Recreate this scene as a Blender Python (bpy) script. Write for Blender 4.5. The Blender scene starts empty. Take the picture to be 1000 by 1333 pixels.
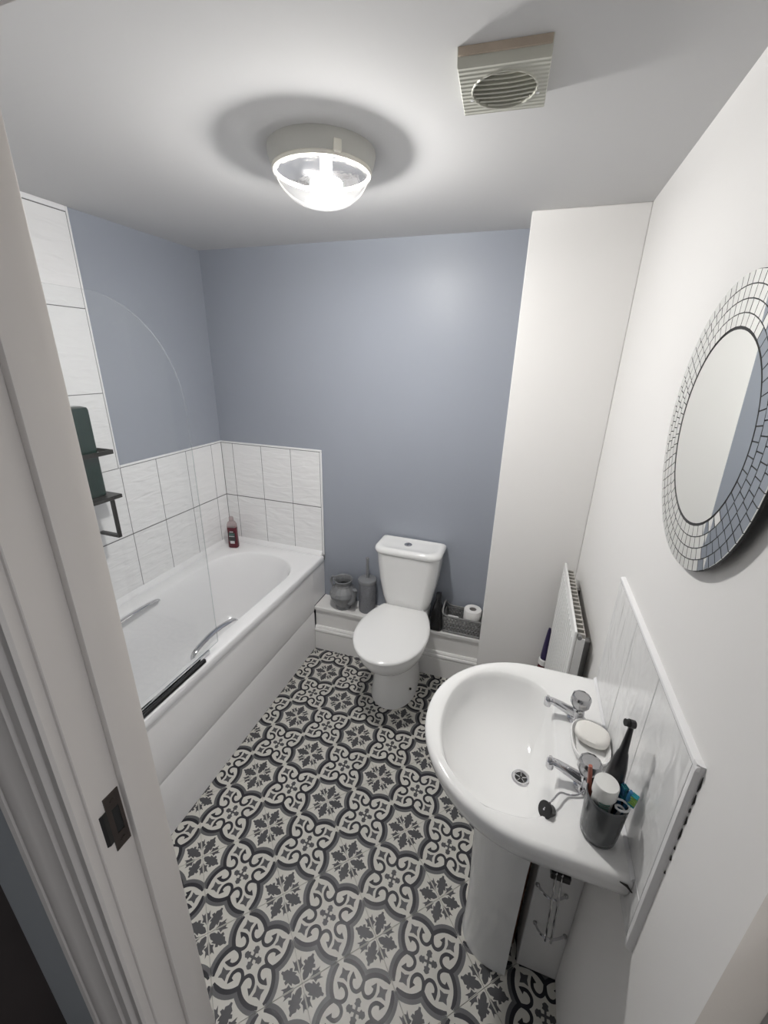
import bpy, bmesh, math, random
from mathutils import Vector, Matrix
random.seed(7)
PI = math.pi
SC = bpy.context.scene
COL = SC.collection

# ------------------------------------------------------------------ camera
CAM_H = 1.728
camd = bpy.data.cameras.new('camera'); cam = bpy.data.objects.new('camera', camd); COL.objects.link(cam)
camd.sensor_fit = 'HORIZONTAL'; camd.sensor_width = 36.0
camd.lens = 539.55 * 36.0 / 1000.0
camd.clip_start = 0.02; camd.clip_end = 50
cR = Vector((0.94563474, 0.32444167, 0.02263929)); cU = Vector((-0.13302965, 0.32233592, 0.93723138)); cF = Vector((-0.29677946, 0.88929025, -0.34797241))
cam.matrix_world = Matrix(((cR.x, cU.x, -cF.x, 0), (cR.y, cU.y, -cF.y, 0), (cR.z, cU.z, -cF.z, CAM_H), (0, 0, 0, 1)))
SC.camera = cam

# ------------------------------------------------------------------ world, exposure
w = bpy.data.worlds.new('world'); SC.world = w; w.use_nodes = True
w.node_tree.nodes['Background'].inputs[0].default_value = (0.92, 0.94, 1.0, 1)
w.node_tree.nodes['Background'].inputs[1].default_value = 0.85
SC.view_settings.view_transform = 'Standard'
SC.view_settings.look = 'None'
SC.view_settings.gamma = 1
SC.view_settings.use_curve_mapping = False
SC.view_settings.exposure = 0.6
BULB = 400.0

# ------------------------------------------------------------------ room numbers
XL, XR, YB, ZC = -1.758, 0.302, 2.072, 2.238
XP, YP = -0.082, 1.851                    # white boxed pier in the far right corner
YF, YH = 0.327, 0.245                     # bathroom face and hall face of the door wall
DL, DR, DH = -0.47, 0.2556, 1.985         # clear opening between the door stops
YT, ZT = 1.372, 1.2355                    # tiled strip end, half height tiling
XB, ZB = -1.069, 0.583                    # bath outer edge, rim height

# ------------------------------------------------------------------ materials
M = {}
def mat(name, col, rough=0.5, metal=0.0, spec=0.5, noise=None, bump=None, coat=0.0):
    """noise=(scale, amount): slight tone variation; bump=(scale, strength, dist)"""
    m = bpy.data.materials.new(name); m.use_nodes = True
    nt = m.node_tree; b = nt.nodes['Principled BSDF']
    b.inputs['Base Color'].default_value = (*col, 1)
    b.inputs['Roughness'].default_value = rough
    b.inputs['Metallic'].default_value = metal
    b.inputs['Specular IOR Level'].default_value = spec
    b.inputs['Coat Weight'].default_value = coat
    if noise or bump:
        tc = nt.nodes.new('ShaderNodeTexCoord')
    if noise:
        n = nt.nodes.new('ShaderNodeTexNoise'); n.inputs['Scale'].default_value = noise[0]; n.inputs['Detail'].default_value = 4
        nt.links.new(tc.outputs['Object'], n.inputs['Vector'])
        mx = nt.nodes.new('ShaderNodeMix'); mx.data_type = 'RGBA'
        k = noise[1]
        mx.inputs[6].default_value = (*[c * (1 - k) for c in col], 1); mx.inputs[7].default_value = (*[min(1, c * (1 + k)) for c in col], 1)
        nt.links.new(n.outputs['Fac'], mx.inputs[0]); nt.links.new(mx.outputs[2], b.inputs['Base Color'])
    if bump:
        n2 = nt.nodes.new('ShaderNodeTexNoise'); n2.inputs['Scale'].default_value = bump[0]; n2.inputs['Detail'].default_value = 3
        nt.links.new(tc.outputs['Object'], n2.inputs['Vector'])
        bp = nt.nodes.new('ShaderNodeBump'); bp.inputs['Strength'].default_value = bump[1]; bp.inputs['Distance'].default_value = bump[2]
        nt.links.new(n2.outputs['Fac'], bp.inputs['Height']); nt.links.new(bp.outputs['Normal'], b.inputs['Normal'])
    M[name] = m
    return m

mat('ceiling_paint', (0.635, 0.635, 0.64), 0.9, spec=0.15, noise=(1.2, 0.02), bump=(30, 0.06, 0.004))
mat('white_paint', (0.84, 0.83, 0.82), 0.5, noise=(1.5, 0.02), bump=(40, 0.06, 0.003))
mat('blue_paint', (0.325, 0.350, 0.400), 0.42, spec=0.35, noise=(2, 0.03), bump=(26, 0.07, 0.003))
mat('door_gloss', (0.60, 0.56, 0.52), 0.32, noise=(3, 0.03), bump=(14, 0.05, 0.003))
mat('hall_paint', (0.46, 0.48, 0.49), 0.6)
mat('hall_shade', (0.03, 0.022, 0.02), 0.6, noise=(5, 0.3))  # near-black colour stands in for the darkness of the unlit hall
mat('hall_carpet', (0.08, 0.07, 0.065), 0.9, noise=(60, 0.3))
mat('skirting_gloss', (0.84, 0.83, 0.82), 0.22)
mat('floor_base', (0.30, 0.29, 0.27), 0.6)
mat('tile_cream', (0.60, 0.585, 0.54), 0.40, spec=0.3, noise=(9, 0.05))
mat('tile_grey', (0.110, 0.110, 0.115), 0.40, spec=0.3, noise=(20, 0.12))
mat('tile_dark', (0.020, 0.020, 0.026), 0.40, spec=0.3, noise=(20, 0.12))
mat('tile_leaf', (0.070, 0.070, 0.075), 0.40, spec=0.3, noise=(20, 0.12))
mat('grout', (0.13, 0.13, 0.135), 0.8)
mat('grout_light', (0.46, 0.46, 0.46), 0.8)
mat('trim_white', (0.84, 0.84, 0.85), 0.25)
mat('acrylic', (0.86, 0.86, 0.87), 0.10, spec=0.5)
mat('panel_acrylic', (0.84, 0.83, 0.83), 0.09, noise=(3, 0.015), bump=(3.5, 0.06, 0.01))
mat('ceramic', (0.86, 0.86, 0.855), 0.08, noise=(2, 0.01))
mat('seat_plastic', (0.86, 0.86, 0.855), 0.14)
mat('chrome', (0.62, 0.62, 0.64), 0.08, 1.0)
mat('dull_chrome', (0.45, 0.45, 0.46), 0.22, 1.0)
mat('black_rubber', (0.012, 0.012, 0.013), 0.35)
mat('black_metal', (0.014, 0.013, 0.012), 0.32)
mat('bottle_green', (0.004, 0.024, 0.018), 0.18, coat=0.4)
mat('brass', (0.24, 0.19, 0.09), 0.4, 0.6)
mat('jug_grey', (0.215, 0.22, 0.23), 0.28)
mat('brush_grey', (0.20, 0.205, 0.225), 0.4)
mat('basket_grey', (0.235, 0.235, 0.235), 0.45)
mat('paper', (0.86, 0.85, 0.84), 0.9, bump=(150, 0.2, 0.001))
mat('card', (0.33, 0.31, 0.30), 0.8)
mat('black_plastic', (0.008, 0.008, 0.009), 0.25)
mat('radiator_white', (0.82, 0.82, 0.815), 0.28)
mat('fin_metal', (0.52, 0.50, 0.47), 0.5, 0.3)
mat('valve_grey', (0.3, 0.3, 0.3), 0.35, 0.8)
mat('red_plastic', (0.095, 0.008, 0.018), 0.2)
mat('purple_plastic', (0.035, 0.025, 0.085), 0.3)
mat('white_plastic', (0.84, 0.84, 0.83), 0.35)
mat('soap', (0.88, 0.86, 0.82), 0.45)
mat('cup_grey', (0.085, 0.09, 0.095), 0.16)
mat('charcoal', (0.012, 0.012, 0.014), 0.3)
mat('bristle_black', (0.03, 0.03, 0.03), 0.8)
mat('bristle_white', (0.7, 0.72, 0.74), 0.7)
mat('toothpaste_white', (0.80, 0.80, 0.78), 0.35)
mat('toothpaste_green', (0.10, 0.19, 0.16), 0.35)
mat('brush_red', (0.42, 0.14, 0.10), 0.35)
mat('brush_blue', (0.03, 0.15, 0.30), 0.4)
mat('brush_teal', (0.03, 0.30, 0.36), 0.5)
mat('brush_lime', (0.30, 0.52, 0.12), 0.5)
mat('mirror', (0.86, 0.88, 0.87), 0.015, 1.0)
mat('mirror_back', (0.012, 0.012, 0.013), 0.5)
mat('lamp_base', (0.50, 0.50, 0.47), 0.45, noise=(14, 0.08))
mat('reflector', (0.62, 0.62, 0.63), 0.06, 1.0, bump=(60, 0.25, 0.004))
mat('lamp_ring', (0.78, 0.76, 0.68), 0.3)
mat('fan_plastic', (0.50, 0.50, 0.44), 0.5, noise=(12, 0.12))
mat('fan_dust', (0.43, 0.36, 0.29), 0.7, noise=(18, 0.2))
mat('fan_dark', (0.22, 0.20, 0.175), 0.8)
mat('mould', (0.03, 0.028, 0.025), 0.8)
mat('label_black', (0.02, 0.02, 0.022), 0.4)
mat('label_green', (0.05, 0.12, 0.10), 0.4)
mat('label_silver', (0.55, 0.55, 0.56), 0.4)
mat('drain_dark', (0.01, 0.01, 0.01), 0.5)
mat('copper', (0.25, 0.12, 0.07), 0.35, 0.9)
mat('warm_bronze', (0.12, 0.10, 0.09), 0.35, 0.9)

def nodes_of(name):
    m = M[name]; return m.node_tree, m.node_tree.nodes['Principled BSDF']

# glazed wall tile with faint wind-ripple relief
def wall_tile_mat(name, col, strength, sx, sy, dist):
    m = mat(name, col, 0.13); nt, b = nodes_of(name)
    tc = nt.nodes.new('ShaderNodeTexCoord'); mp = nt.nodes.new('ShaderNodeMapping')
    mp.inputs['Scale'].default_value = (sx, sx, sy)
    nt.links.new(tc.outputs['Object'], mp.inputs['Vector'])
    n = nt.nodes.new('ShaderNodeTexNoise'); n.inputs['Scale'].default_value = 1.0; n.inputs['Detail'].default_value = 1.5; n.inputs['Distortion'].default_value = 0.6
    nt.links.new(mp.outputs[0], n.inputs['Vector'])
    bp = nt.nodes.new('ShaderNodeBump'); bp.inputs['Strength'].default_value = strength; bp.inputs['Distance'].default_value = dist
    nt.links.new(n.outputs['Fac'], bp.inputs['Height']); nt.links.new(bp.outputs['Normal'], b.inputs['Normal'])
wall_tile_mat('wall_tile', (0.84, 0.84, 0.845), 0.6, 9, 34, 0.011)
wall_tile_mat('splash_tile', (0.82, 0.82, 0.82), 0.5, 30, 14, 0.006)

# pitted diamond texture on the brush holder
nt, b = nodes_of('brush_grey')
tc = nt.nodes.new('ShaderNodeTexCoord'); vo = nt.nodes.new('ShaderNodeTexVoronoi'); vo.inputs['Scale'].default_value = 130
bp = nt.nodes.new('ShaderNodeBump'); bp.inputs['Strength'].default_value = 0.7; bp.inputs['Distance'].default_value = 0.004
nt.links.new(tc.outputs['Object'], vo.inputs['Vector']); nt.links.new(vo.outputs['Distance'], bp.inputs['Height']); nt.links.new(bp.outputs['Normal'], b.inputs['Normal'])
# ribbed face of the extractor fan
nt, b = nodes_of('fan_plastic')
tc = nt.nodes.new('ShaderNodeTexCoord'); wv = nt.nodes.new('ShaderNodeTexWave'); wv.bands_direction = 'Y'; wv.inputs['Scale'].default_value = 26
bp = nt.nodes.new('ShaderNodeBump'); bp.inputs['Strength'].default_value = 0.5; bp.inputs['Distance'].default_value = 0.003
nt.links.new(tc.outputs['Object'], wv.inputs['Vector']); nt.links.new(wv.outputs['Fac'], bp.inputs['Height']); nt.links.new(bp.outputs['Normal'], b.inputs['Normal'])

def glass_mat(name, tint, haze, gloss_rough=0.02, haze_col=(0.9, 0.9, 0.92), ior=1.45):
    """clear pane: transparent with a Fresnel gloss and a little limescale haze"""
    m = bpy.data.materials.new(name); m.use_nodes = True; nt = m.node_tree; nt.nodes.clear()
    out = nt.nodes.new('ShaderNodeOutputMaterial'); tr = nt.nodes.new('ShaderNodeBsdfTransparent'); tr.inputs[0].default_value = (*tint, 1)
    df = nt.nodes.new('ShaderNodeBsdfDiffuse'); df.inputs[0].default_value = (*haze_col, 1)
    tl = nt.nodes.new('ShaderNodeBsdfTranslucent'); tl.inputs[0].default_value = (*haze_col, 1)
    mh = nt.nodes.new('ShaderNodeMixShader'); mh.inputs[0].default_value = 0.5
    nt.links.new(df.outputs[0], mh.inputs[1]); nt.links.new(tl.outputs[0], mh.inputs[2])
    m1 = nt.nodes.new('ShaderNodeMixShader'); m1.inputs[0].default_value = haze
    nt.links.new(tr.outputs[0], m1.inputs[1]); nt.links.new(mh.outputs[0], m1.inputs[2])
    gl = nt.nodes.new('ShaderNodeBsdfGlossy'); gl.inputs['Roughness'].default_value = gloss_rough
    lw = nt.nodes.new('ShaderNodeLayerWeight'); lw.inputs[0].default_value = 0.5
    pw = nt.nodes.new('ShaderNodeMath'); pw.operation = 'POWER'; pw.inputs[1].default_value = 4.5; nt.links.new(lw.outputs['Facing'], pw.inputs[0])
    fr = nt.nodes.new('ShaderNodeMath'); fr.operation = 'MULTIPLY_ADD'; fr.inputs[1].default_value = 0.6; fr.inputs[2].default_value = 0.020; nt.links.new(pw.outputs[0], fr.inputs[0])
    m2 = nt.nodes.new('ShaderNodeMixShader')
    nt.links.new(fr.outputs[0], m2.inputs[0]); nt.links.new(m1.outputs[0], m2.inputs[1]); nt.links.new(gl.outputs[0], m2.inputs[2])
    nt.links.new(m2.outputs[0], out.inputs[0]); M[name] = m
    return m
glass_mat('screen_glass', (0.985, 0.99, 0.99), 0.008)
glass_mat('screen_edge', (0.80, 0.84, 0.84), 0.22, 0.1)
glass_mat('lamp_glass', (0.97, 0.97, 0.96), 0.008, 0.10)
glass_mat('knob_clear', (0.82, 0.84, 0.86), 0.25, 0.03)
glass_mat('bottle_clear', (0.8, 0.7, 0.7), 0.45, 0.05, (0.75, 0.7, 0.7))
# prismatic relief on the lamp glass
nt = M['lamp_glass'].node_tree
tc = nt.nodes.new('ShaderNodeTexCoord'); vo = nt.nodes.new('ShaderNodeTexVoronoi'); vo.inputs['Scale'].default_value = 190
bp = nt.nodes.new('ShaderNodeBump'); bp.inputs['Strength'].default_value = 0.8; bp.inputs['Distance'].default_value = 0.004
nt.links.new(tc.outputs['Object'], vo.inputs['Vector']); nt.links.new(vo.outputs['Distance'], bp.inputs['Height'])
for n in nt.nodes:
    if n.bl_idname in ('ShaderNodeBsdfGlossy', 'ShaderNodeBsdfDiffuse', 'ShaderNodeBsdfTranslucent'):
        nt.links.new(bp.outputs['Normal'], n.inputs['Normal'])
em = bpy.data.materials.new('bulb_glow'); em.use_nodes = True
nt = em.node_tree; nt.nodes.clear(); e = nt.nodes.new('ShaderNodeEmission'); o = nt.nodes.new('ShaderNodeOutputMaterial')
e.inputs[0].default_value = (1.0, 0.98, 0.955, 1); e.inputs[1].default_value = BULB
nt.links.new(e.outputs[0], o.inputs[0]); M['bulb_glow'] = em

# ------------------------------------------------------------------ helpers
LOC = {}
def tag(o, label=None, cat=None, group=None, kind=None):
    if label: o['label'] = label
    if cat: o['category'] = cat
    if group: o['group'] = group
    if kind: o['kind'] = kind
    return o
def thing(name, loc, label=None, cat=None, group=None, kind=None):
    o = bpy.data.objects.new(name, None); COL.objects.link(o); o.location = loc; o.empty_display_size = 0.05
    LOC[o.name] = Vector(loc)
    return tag(o, label, cat, group, kind)
def adopt(o, parent):
    if parent is not None:
        o.parent = parent
        o.matrix_parent_inverse = Matrix.Translation(-LOC.get(parent.name, Vector((0, 0, 0))))
def obj(name, bm, mats, parent=None, angle=35, smooth=True):
    """one bmesh (world coordinates) -> one mesh object"""
    bmesh.ops.recalc_face_normals(bm, faces=bm.faces)
    me = bpy.data.meshes.new(name); bm.to_mesh(me); bm.free()
    if isinstance(mats, str): mats = [mats]
    for k in mats: me.materials.append(M[k])
    if smooth:
        me.polygons.foreach_set('use_smooth', [True] * len(me.polygons)); me.set_sharp_from_angle(angle=math.radians(angle))
    o = bpy.data.objects.new(name, me); COL.objects.link(o); LOC[o.name] = Vector((0, 0, 0))
    adopt(o, parent)
    return o
def NB(): return bmesh.new()
def box(bm, lo, hi, bev=0.0, seg=1, mi=0, xf=None):
    vs = [bm.verts.new((x, y, z)) for x in (lo[0], hi[0]) for y in (lo[1], hi[1]) for z in (lo[2], hi[2])]
    fs = [bm.faces.new([vs[i] for i in q]) for q in ((0, 1, 3, 2), (4, 6, 7, 5), (0, 4, 5, 1), (2, 3, 7, 6), (0, 2, 6, 4), (1, 5, 7, 3))]
    for f in fs: f.material_index = mi
    allv = vs
    if bev > 0:
        es = list({e for f in fs for e in f.edges})
        r = bmesh.ops.bevel(bm, geom=es, offset=bev, segments=seg, affect='EDGES', profile=0.5)
        allv = list({v for f in r['faces'] for v in f.verts})
        for f in r['faces']: f.material_index = mi
    if xf is not None:
        bmesh.ops.transform(bm, matrix=xf, verts=allv)
    return bm
def bx(lo, hi, bev=0.0, seg=1, mi=0, xf=None): return box(NB(), lo, hi, bev, seg, mi, xf)
def loft(bm, rings, cap0=True, cap1=True, closed=True, mi=0):
    R = [[bm.verts.new(p) for p in r] for r in rings]
    n = len(R[0])
    for a, b in zip(R, R[1:]):
        for i in range(n if closed else n - 1):
            j = (i + 1) % n
            f = bm.faces.new((a[i], a[j], b[j], b[i])); f.material_index = mi
    if cap0: bm.faces.new(R[0][::-1]).material_index = mi
    if cap1: bm.faces.new(R[-1]).material_index = mi
    return bm
def circ(c, r, n, z, ry=None, ph=0.0):
    ry = r if ry is None else ry
    return [(c[0] + r * math.cos(ph + 2 * PI * k / n), c[1] + ry * math.sin(ph + 2 * PI * k / n), z) for k in range(n)]
def lathe(bm, c, prof, n=32, cap0=True, cap1=True, mi=0, xf=None, ph=0.0):
    """prof: (radius, z) list around the vertical through c"""
    rings = [circ(c, max(r, 1e-5), n, (c[2] if len(c) > 2 else 0) + z, ph=ph) for r, z in prof]
    if xf is not None: rings = [[tuple(xf @ Vector(p)) for p in r] for r in rings]
    return loft(bm, rings, cap0, cap1, mi=mi)
def tube(bm, pts, r, n=10, mi=0, caps=True, flat=1.0):
    """round bar through pts; r number or list"""
    pts = [Vector(p) for p in pts]; m = len(pts)
    rr = r if isinstance(r, (list, tuple)) else [r] * m
    T = []
    for i in range(m):
        d = (pts[min(i + 1, m - 1)] - pts[max(i - 1, 0)]).normalized(); T.append(d)
    up = Vector((0, 0, 1)) if abs(T[0].z) < 0.9 else Vector((1, 0, 0))
    u = T[0].cross(up).normalized(); rings = []
    for i in range(m):
        u = (u - T[i] * u.dot(T[i])).normalized(); v = T[i].cross(u)
        rings.append([tuple(pts[i] + u * (rr[i] * math.cos(2 * PI * k / n)) + v * (rr[i] * flat * math.sin(2 * PI * k / n))) for k in range(n)])
    return loft(bm, rings, caps, caps, mi=mi)
def smooth_path(pts, n=8):
    """Catmull-Rom through pts"""
    P = [Vector(p) for p in pts]; out = []
    for i in range(len(P) - 1):
        p0, p1, p2, p3 = P[max(i - 1, 0)], P[i], P[i + 1], P[min(i + 2, len(P) - 1)]
        for k in range(n):
            t = k / n
            out.append(0.5 * ((2 * p1) + (p2 - p0) * t + (2 * p0 - 5 * p1 + 4 * p2 - p3) * t * t + (3 * p1 - p0 - 3 * p2 + p3) * t ** 3))
    out.append(P[-1])
    return out
def rrect(x0, x1, y0, y1, z, r, n=8):
    """rounded rectangle; r = one radius or four (x1y1, x0y1, x0y0, x1y0)"""
    if not isinstance(r, (list, tuple)): r = [r] * 4
    P = []
    for (cx, cy, rr, a0) in ((x1 - r[0], y1 - r[0], r[0], 0), (x0 + r[1], y1 - r[1], r[1], 90), (x0 + r[2], y0 + r[2], r[2], 180), (x1 - r[3], y0 + r[3], r[3], 270)):
        for k in range(n + 1):
            a = math.radians(a0 + 90 * k / n); P.append((cx + rr * math.cos(a), cy + rr * math.sin(a), z))
    return P
def strip_sweep(bm, prof, x0, x1, f, mi=0):
    """profile list swept between two ends; f(t, p) gives the point"""
    return loft(bm, [[f(x0, p) for p in prof], [f(x1, p) for p in prof]], mi=mi)
def struct(name, bm, m, parent=None, **k):
    o = obj(name, bm, m, parent, **k); o['kind'] = 'structure'; return o

# ================================================================== STRUCTURE
floor = struct('floor', bx((-1.758, YH, -0.06), (XR, YB, -0.0045)), 'floor_base')
floor['label'] = 'patterned encaustic tile floor in cream, grey and black'
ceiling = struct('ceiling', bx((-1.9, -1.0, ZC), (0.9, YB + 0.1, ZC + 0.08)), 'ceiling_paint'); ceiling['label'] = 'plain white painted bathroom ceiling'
wall_back = struct('wall_back', bx((XL - 0.1, YB, -0.06), (XR + 0.1, YB + 0.1, ZC)), 'blue_paint'); wall_back['label'] = 'blue-grey painted back wall behind the toilet'
wall_left = struct('wall_left', bx((XL - 0.1, YH, -0.06), (XL, YB, ZC)), 'blue_paint'); wall_left['label'] = 'blue-grey left wall along the bath, part tiled'
wall_right = struct('wall_right', bx((XR, YH, -0.06), (XR + 0.1, YB, ZC)), 'white_paint'); wall_right['label'] = 'white painted right wall behind the basin'
pier = struct('wall_alcove', bx((XP, YP, 0), (XR, YB, ZC), 0.003), 'white_paint'); pier['label'] = 'white full-height boxed corner beside the toilet'
# door wall with its opening
b = NB()
box(b, (XL, YH, 0), (DL - 0.04, YF, ZC)); box(b, (DR + 0.04, YH, 0), (XR, YF, ZC)); box(b, (DL - 0.04, YH, DH + 0.04), (DR + 0.04, YF, ZC))
wf = struct('wall_front', b, 'white_paint'); wf['label'] = 'white wall around the doorway'
# hall beyond the doorway (camera stands in it)
struct('floor_hall', bx((-1.0, -1.0, -0.06), (0.9, YH, -0.004)), 'hall_carpet')['label'] = 'dark hall carpet outside the doorway'
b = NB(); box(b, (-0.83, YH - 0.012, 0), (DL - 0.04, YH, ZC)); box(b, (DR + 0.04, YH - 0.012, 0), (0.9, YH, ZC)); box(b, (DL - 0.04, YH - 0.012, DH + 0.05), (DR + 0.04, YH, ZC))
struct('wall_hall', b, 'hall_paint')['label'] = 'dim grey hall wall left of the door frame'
struct('wall_hall_left', bx((-0.9, -1.0, 0), (-0.82, YH - 0.012, ZC)), 'hall_shade')['label'] = 'hall side coloured near black for the unlit dark at the lower left edge'
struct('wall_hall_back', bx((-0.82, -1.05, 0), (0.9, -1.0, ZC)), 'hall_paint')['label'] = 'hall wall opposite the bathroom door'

# ---- door frame
door = thing('door_1', (DL, YH, 0), 'white gloss door frame with stop, moulded architrave and latch keep', kind='structure')
for sx, xs in ((1, DL), (-1, DR)):
    b = bx((min(xs, xs - sx * 0.04), YH, 0), (max(xs, xs - sx * 0.04), YF, DH + 0.04), 0.0015) if False else NB()
    a0, a1 = sorted((xs - sx * 0.012, xs - sx * 0.04)); box(b, (a0, YH - 0.012, 0), (a1, YF, DH + 0.04), 0.0012)
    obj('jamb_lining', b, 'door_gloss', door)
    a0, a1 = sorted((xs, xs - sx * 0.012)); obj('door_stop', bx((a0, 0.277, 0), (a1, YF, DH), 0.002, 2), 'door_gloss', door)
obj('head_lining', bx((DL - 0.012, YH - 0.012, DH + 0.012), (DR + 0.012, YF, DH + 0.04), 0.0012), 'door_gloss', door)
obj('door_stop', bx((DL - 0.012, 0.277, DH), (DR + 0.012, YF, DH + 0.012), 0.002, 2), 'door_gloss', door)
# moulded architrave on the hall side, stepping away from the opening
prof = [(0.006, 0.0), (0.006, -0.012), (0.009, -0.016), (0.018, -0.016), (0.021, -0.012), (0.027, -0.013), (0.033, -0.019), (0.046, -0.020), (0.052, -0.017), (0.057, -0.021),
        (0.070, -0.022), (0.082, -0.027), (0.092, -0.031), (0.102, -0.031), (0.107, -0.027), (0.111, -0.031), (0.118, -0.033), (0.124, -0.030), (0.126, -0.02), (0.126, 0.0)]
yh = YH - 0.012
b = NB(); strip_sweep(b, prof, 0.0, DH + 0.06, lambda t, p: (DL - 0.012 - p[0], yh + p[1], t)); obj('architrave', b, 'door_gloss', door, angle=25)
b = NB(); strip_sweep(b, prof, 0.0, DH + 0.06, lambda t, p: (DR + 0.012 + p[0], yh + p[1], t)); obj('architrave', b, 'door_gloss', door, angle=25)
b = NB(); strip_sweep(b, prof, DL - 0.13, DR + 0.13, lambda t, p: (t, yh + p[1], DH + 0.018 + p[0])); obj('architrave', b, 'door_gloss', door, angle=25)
# latch keep let into the left lining: plate with dark pocket and curved lip
xk = DL - 0.012
b = NB()
z0, z1, y0, y1 = 1.045, 1.150, 0.252, 0.2745
box(b, (xk, y0, z1 - 0.028), (xk + 0.0016, y1, z1)); box(b, (xk, y0, z0), (xk + 0.0016, y1, z0 + 0.028)); box(b, (xk, y1 - 0.005, z0 + 0.028), (xk + 0.0016, y1, z1 - 0.028)); box(b, (xk, y0, z0 + 0.028), (xk + 0.0016, y0 + 0.007, z1 - 0.028))
kp = obj('strike_plate', b, 'warm_bronze', door); kp['label'] = 'dull bronze latch keep plate'
obj('latch_pocket', bx((xk + 0.0001, y0 + 0.007, z0 + 0.028), (xk + 0.0004, y1 - 0.005, z1 - 0.028)), 'drain_dark', kp)
b = NB(); strip_sweep(b, [(0.0, 0.0), (-0.006, 0.001), (-0.012, -0.003), (-0.0125, -0.006), (-0.011, -0.006), (-0.006, -0.001), (0.0, -0.0015)], z0 + 0.022, z1 - 0.022, lambda t, p: (xk + 0.0016 + p[1], y0 + p[0], t))
obj('keep_lip', b, 'black_metal', kp)
for zz in (z0 + 0.013, z1 - 0.013):
    b = NB(); lathe(b, (0, 0, 0), [(0.0038, 0), (0.0034, 0.0012), (0.0001, 0.0014)], 14, xf=Matrix.Translation((xk + 0.0016, (y0 + y1) / 2, zz)) @ Matrix.Rotation(PI / 2, 4, 'Y')); obj('screw', b, 'warm_bronze', kp)

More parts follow.
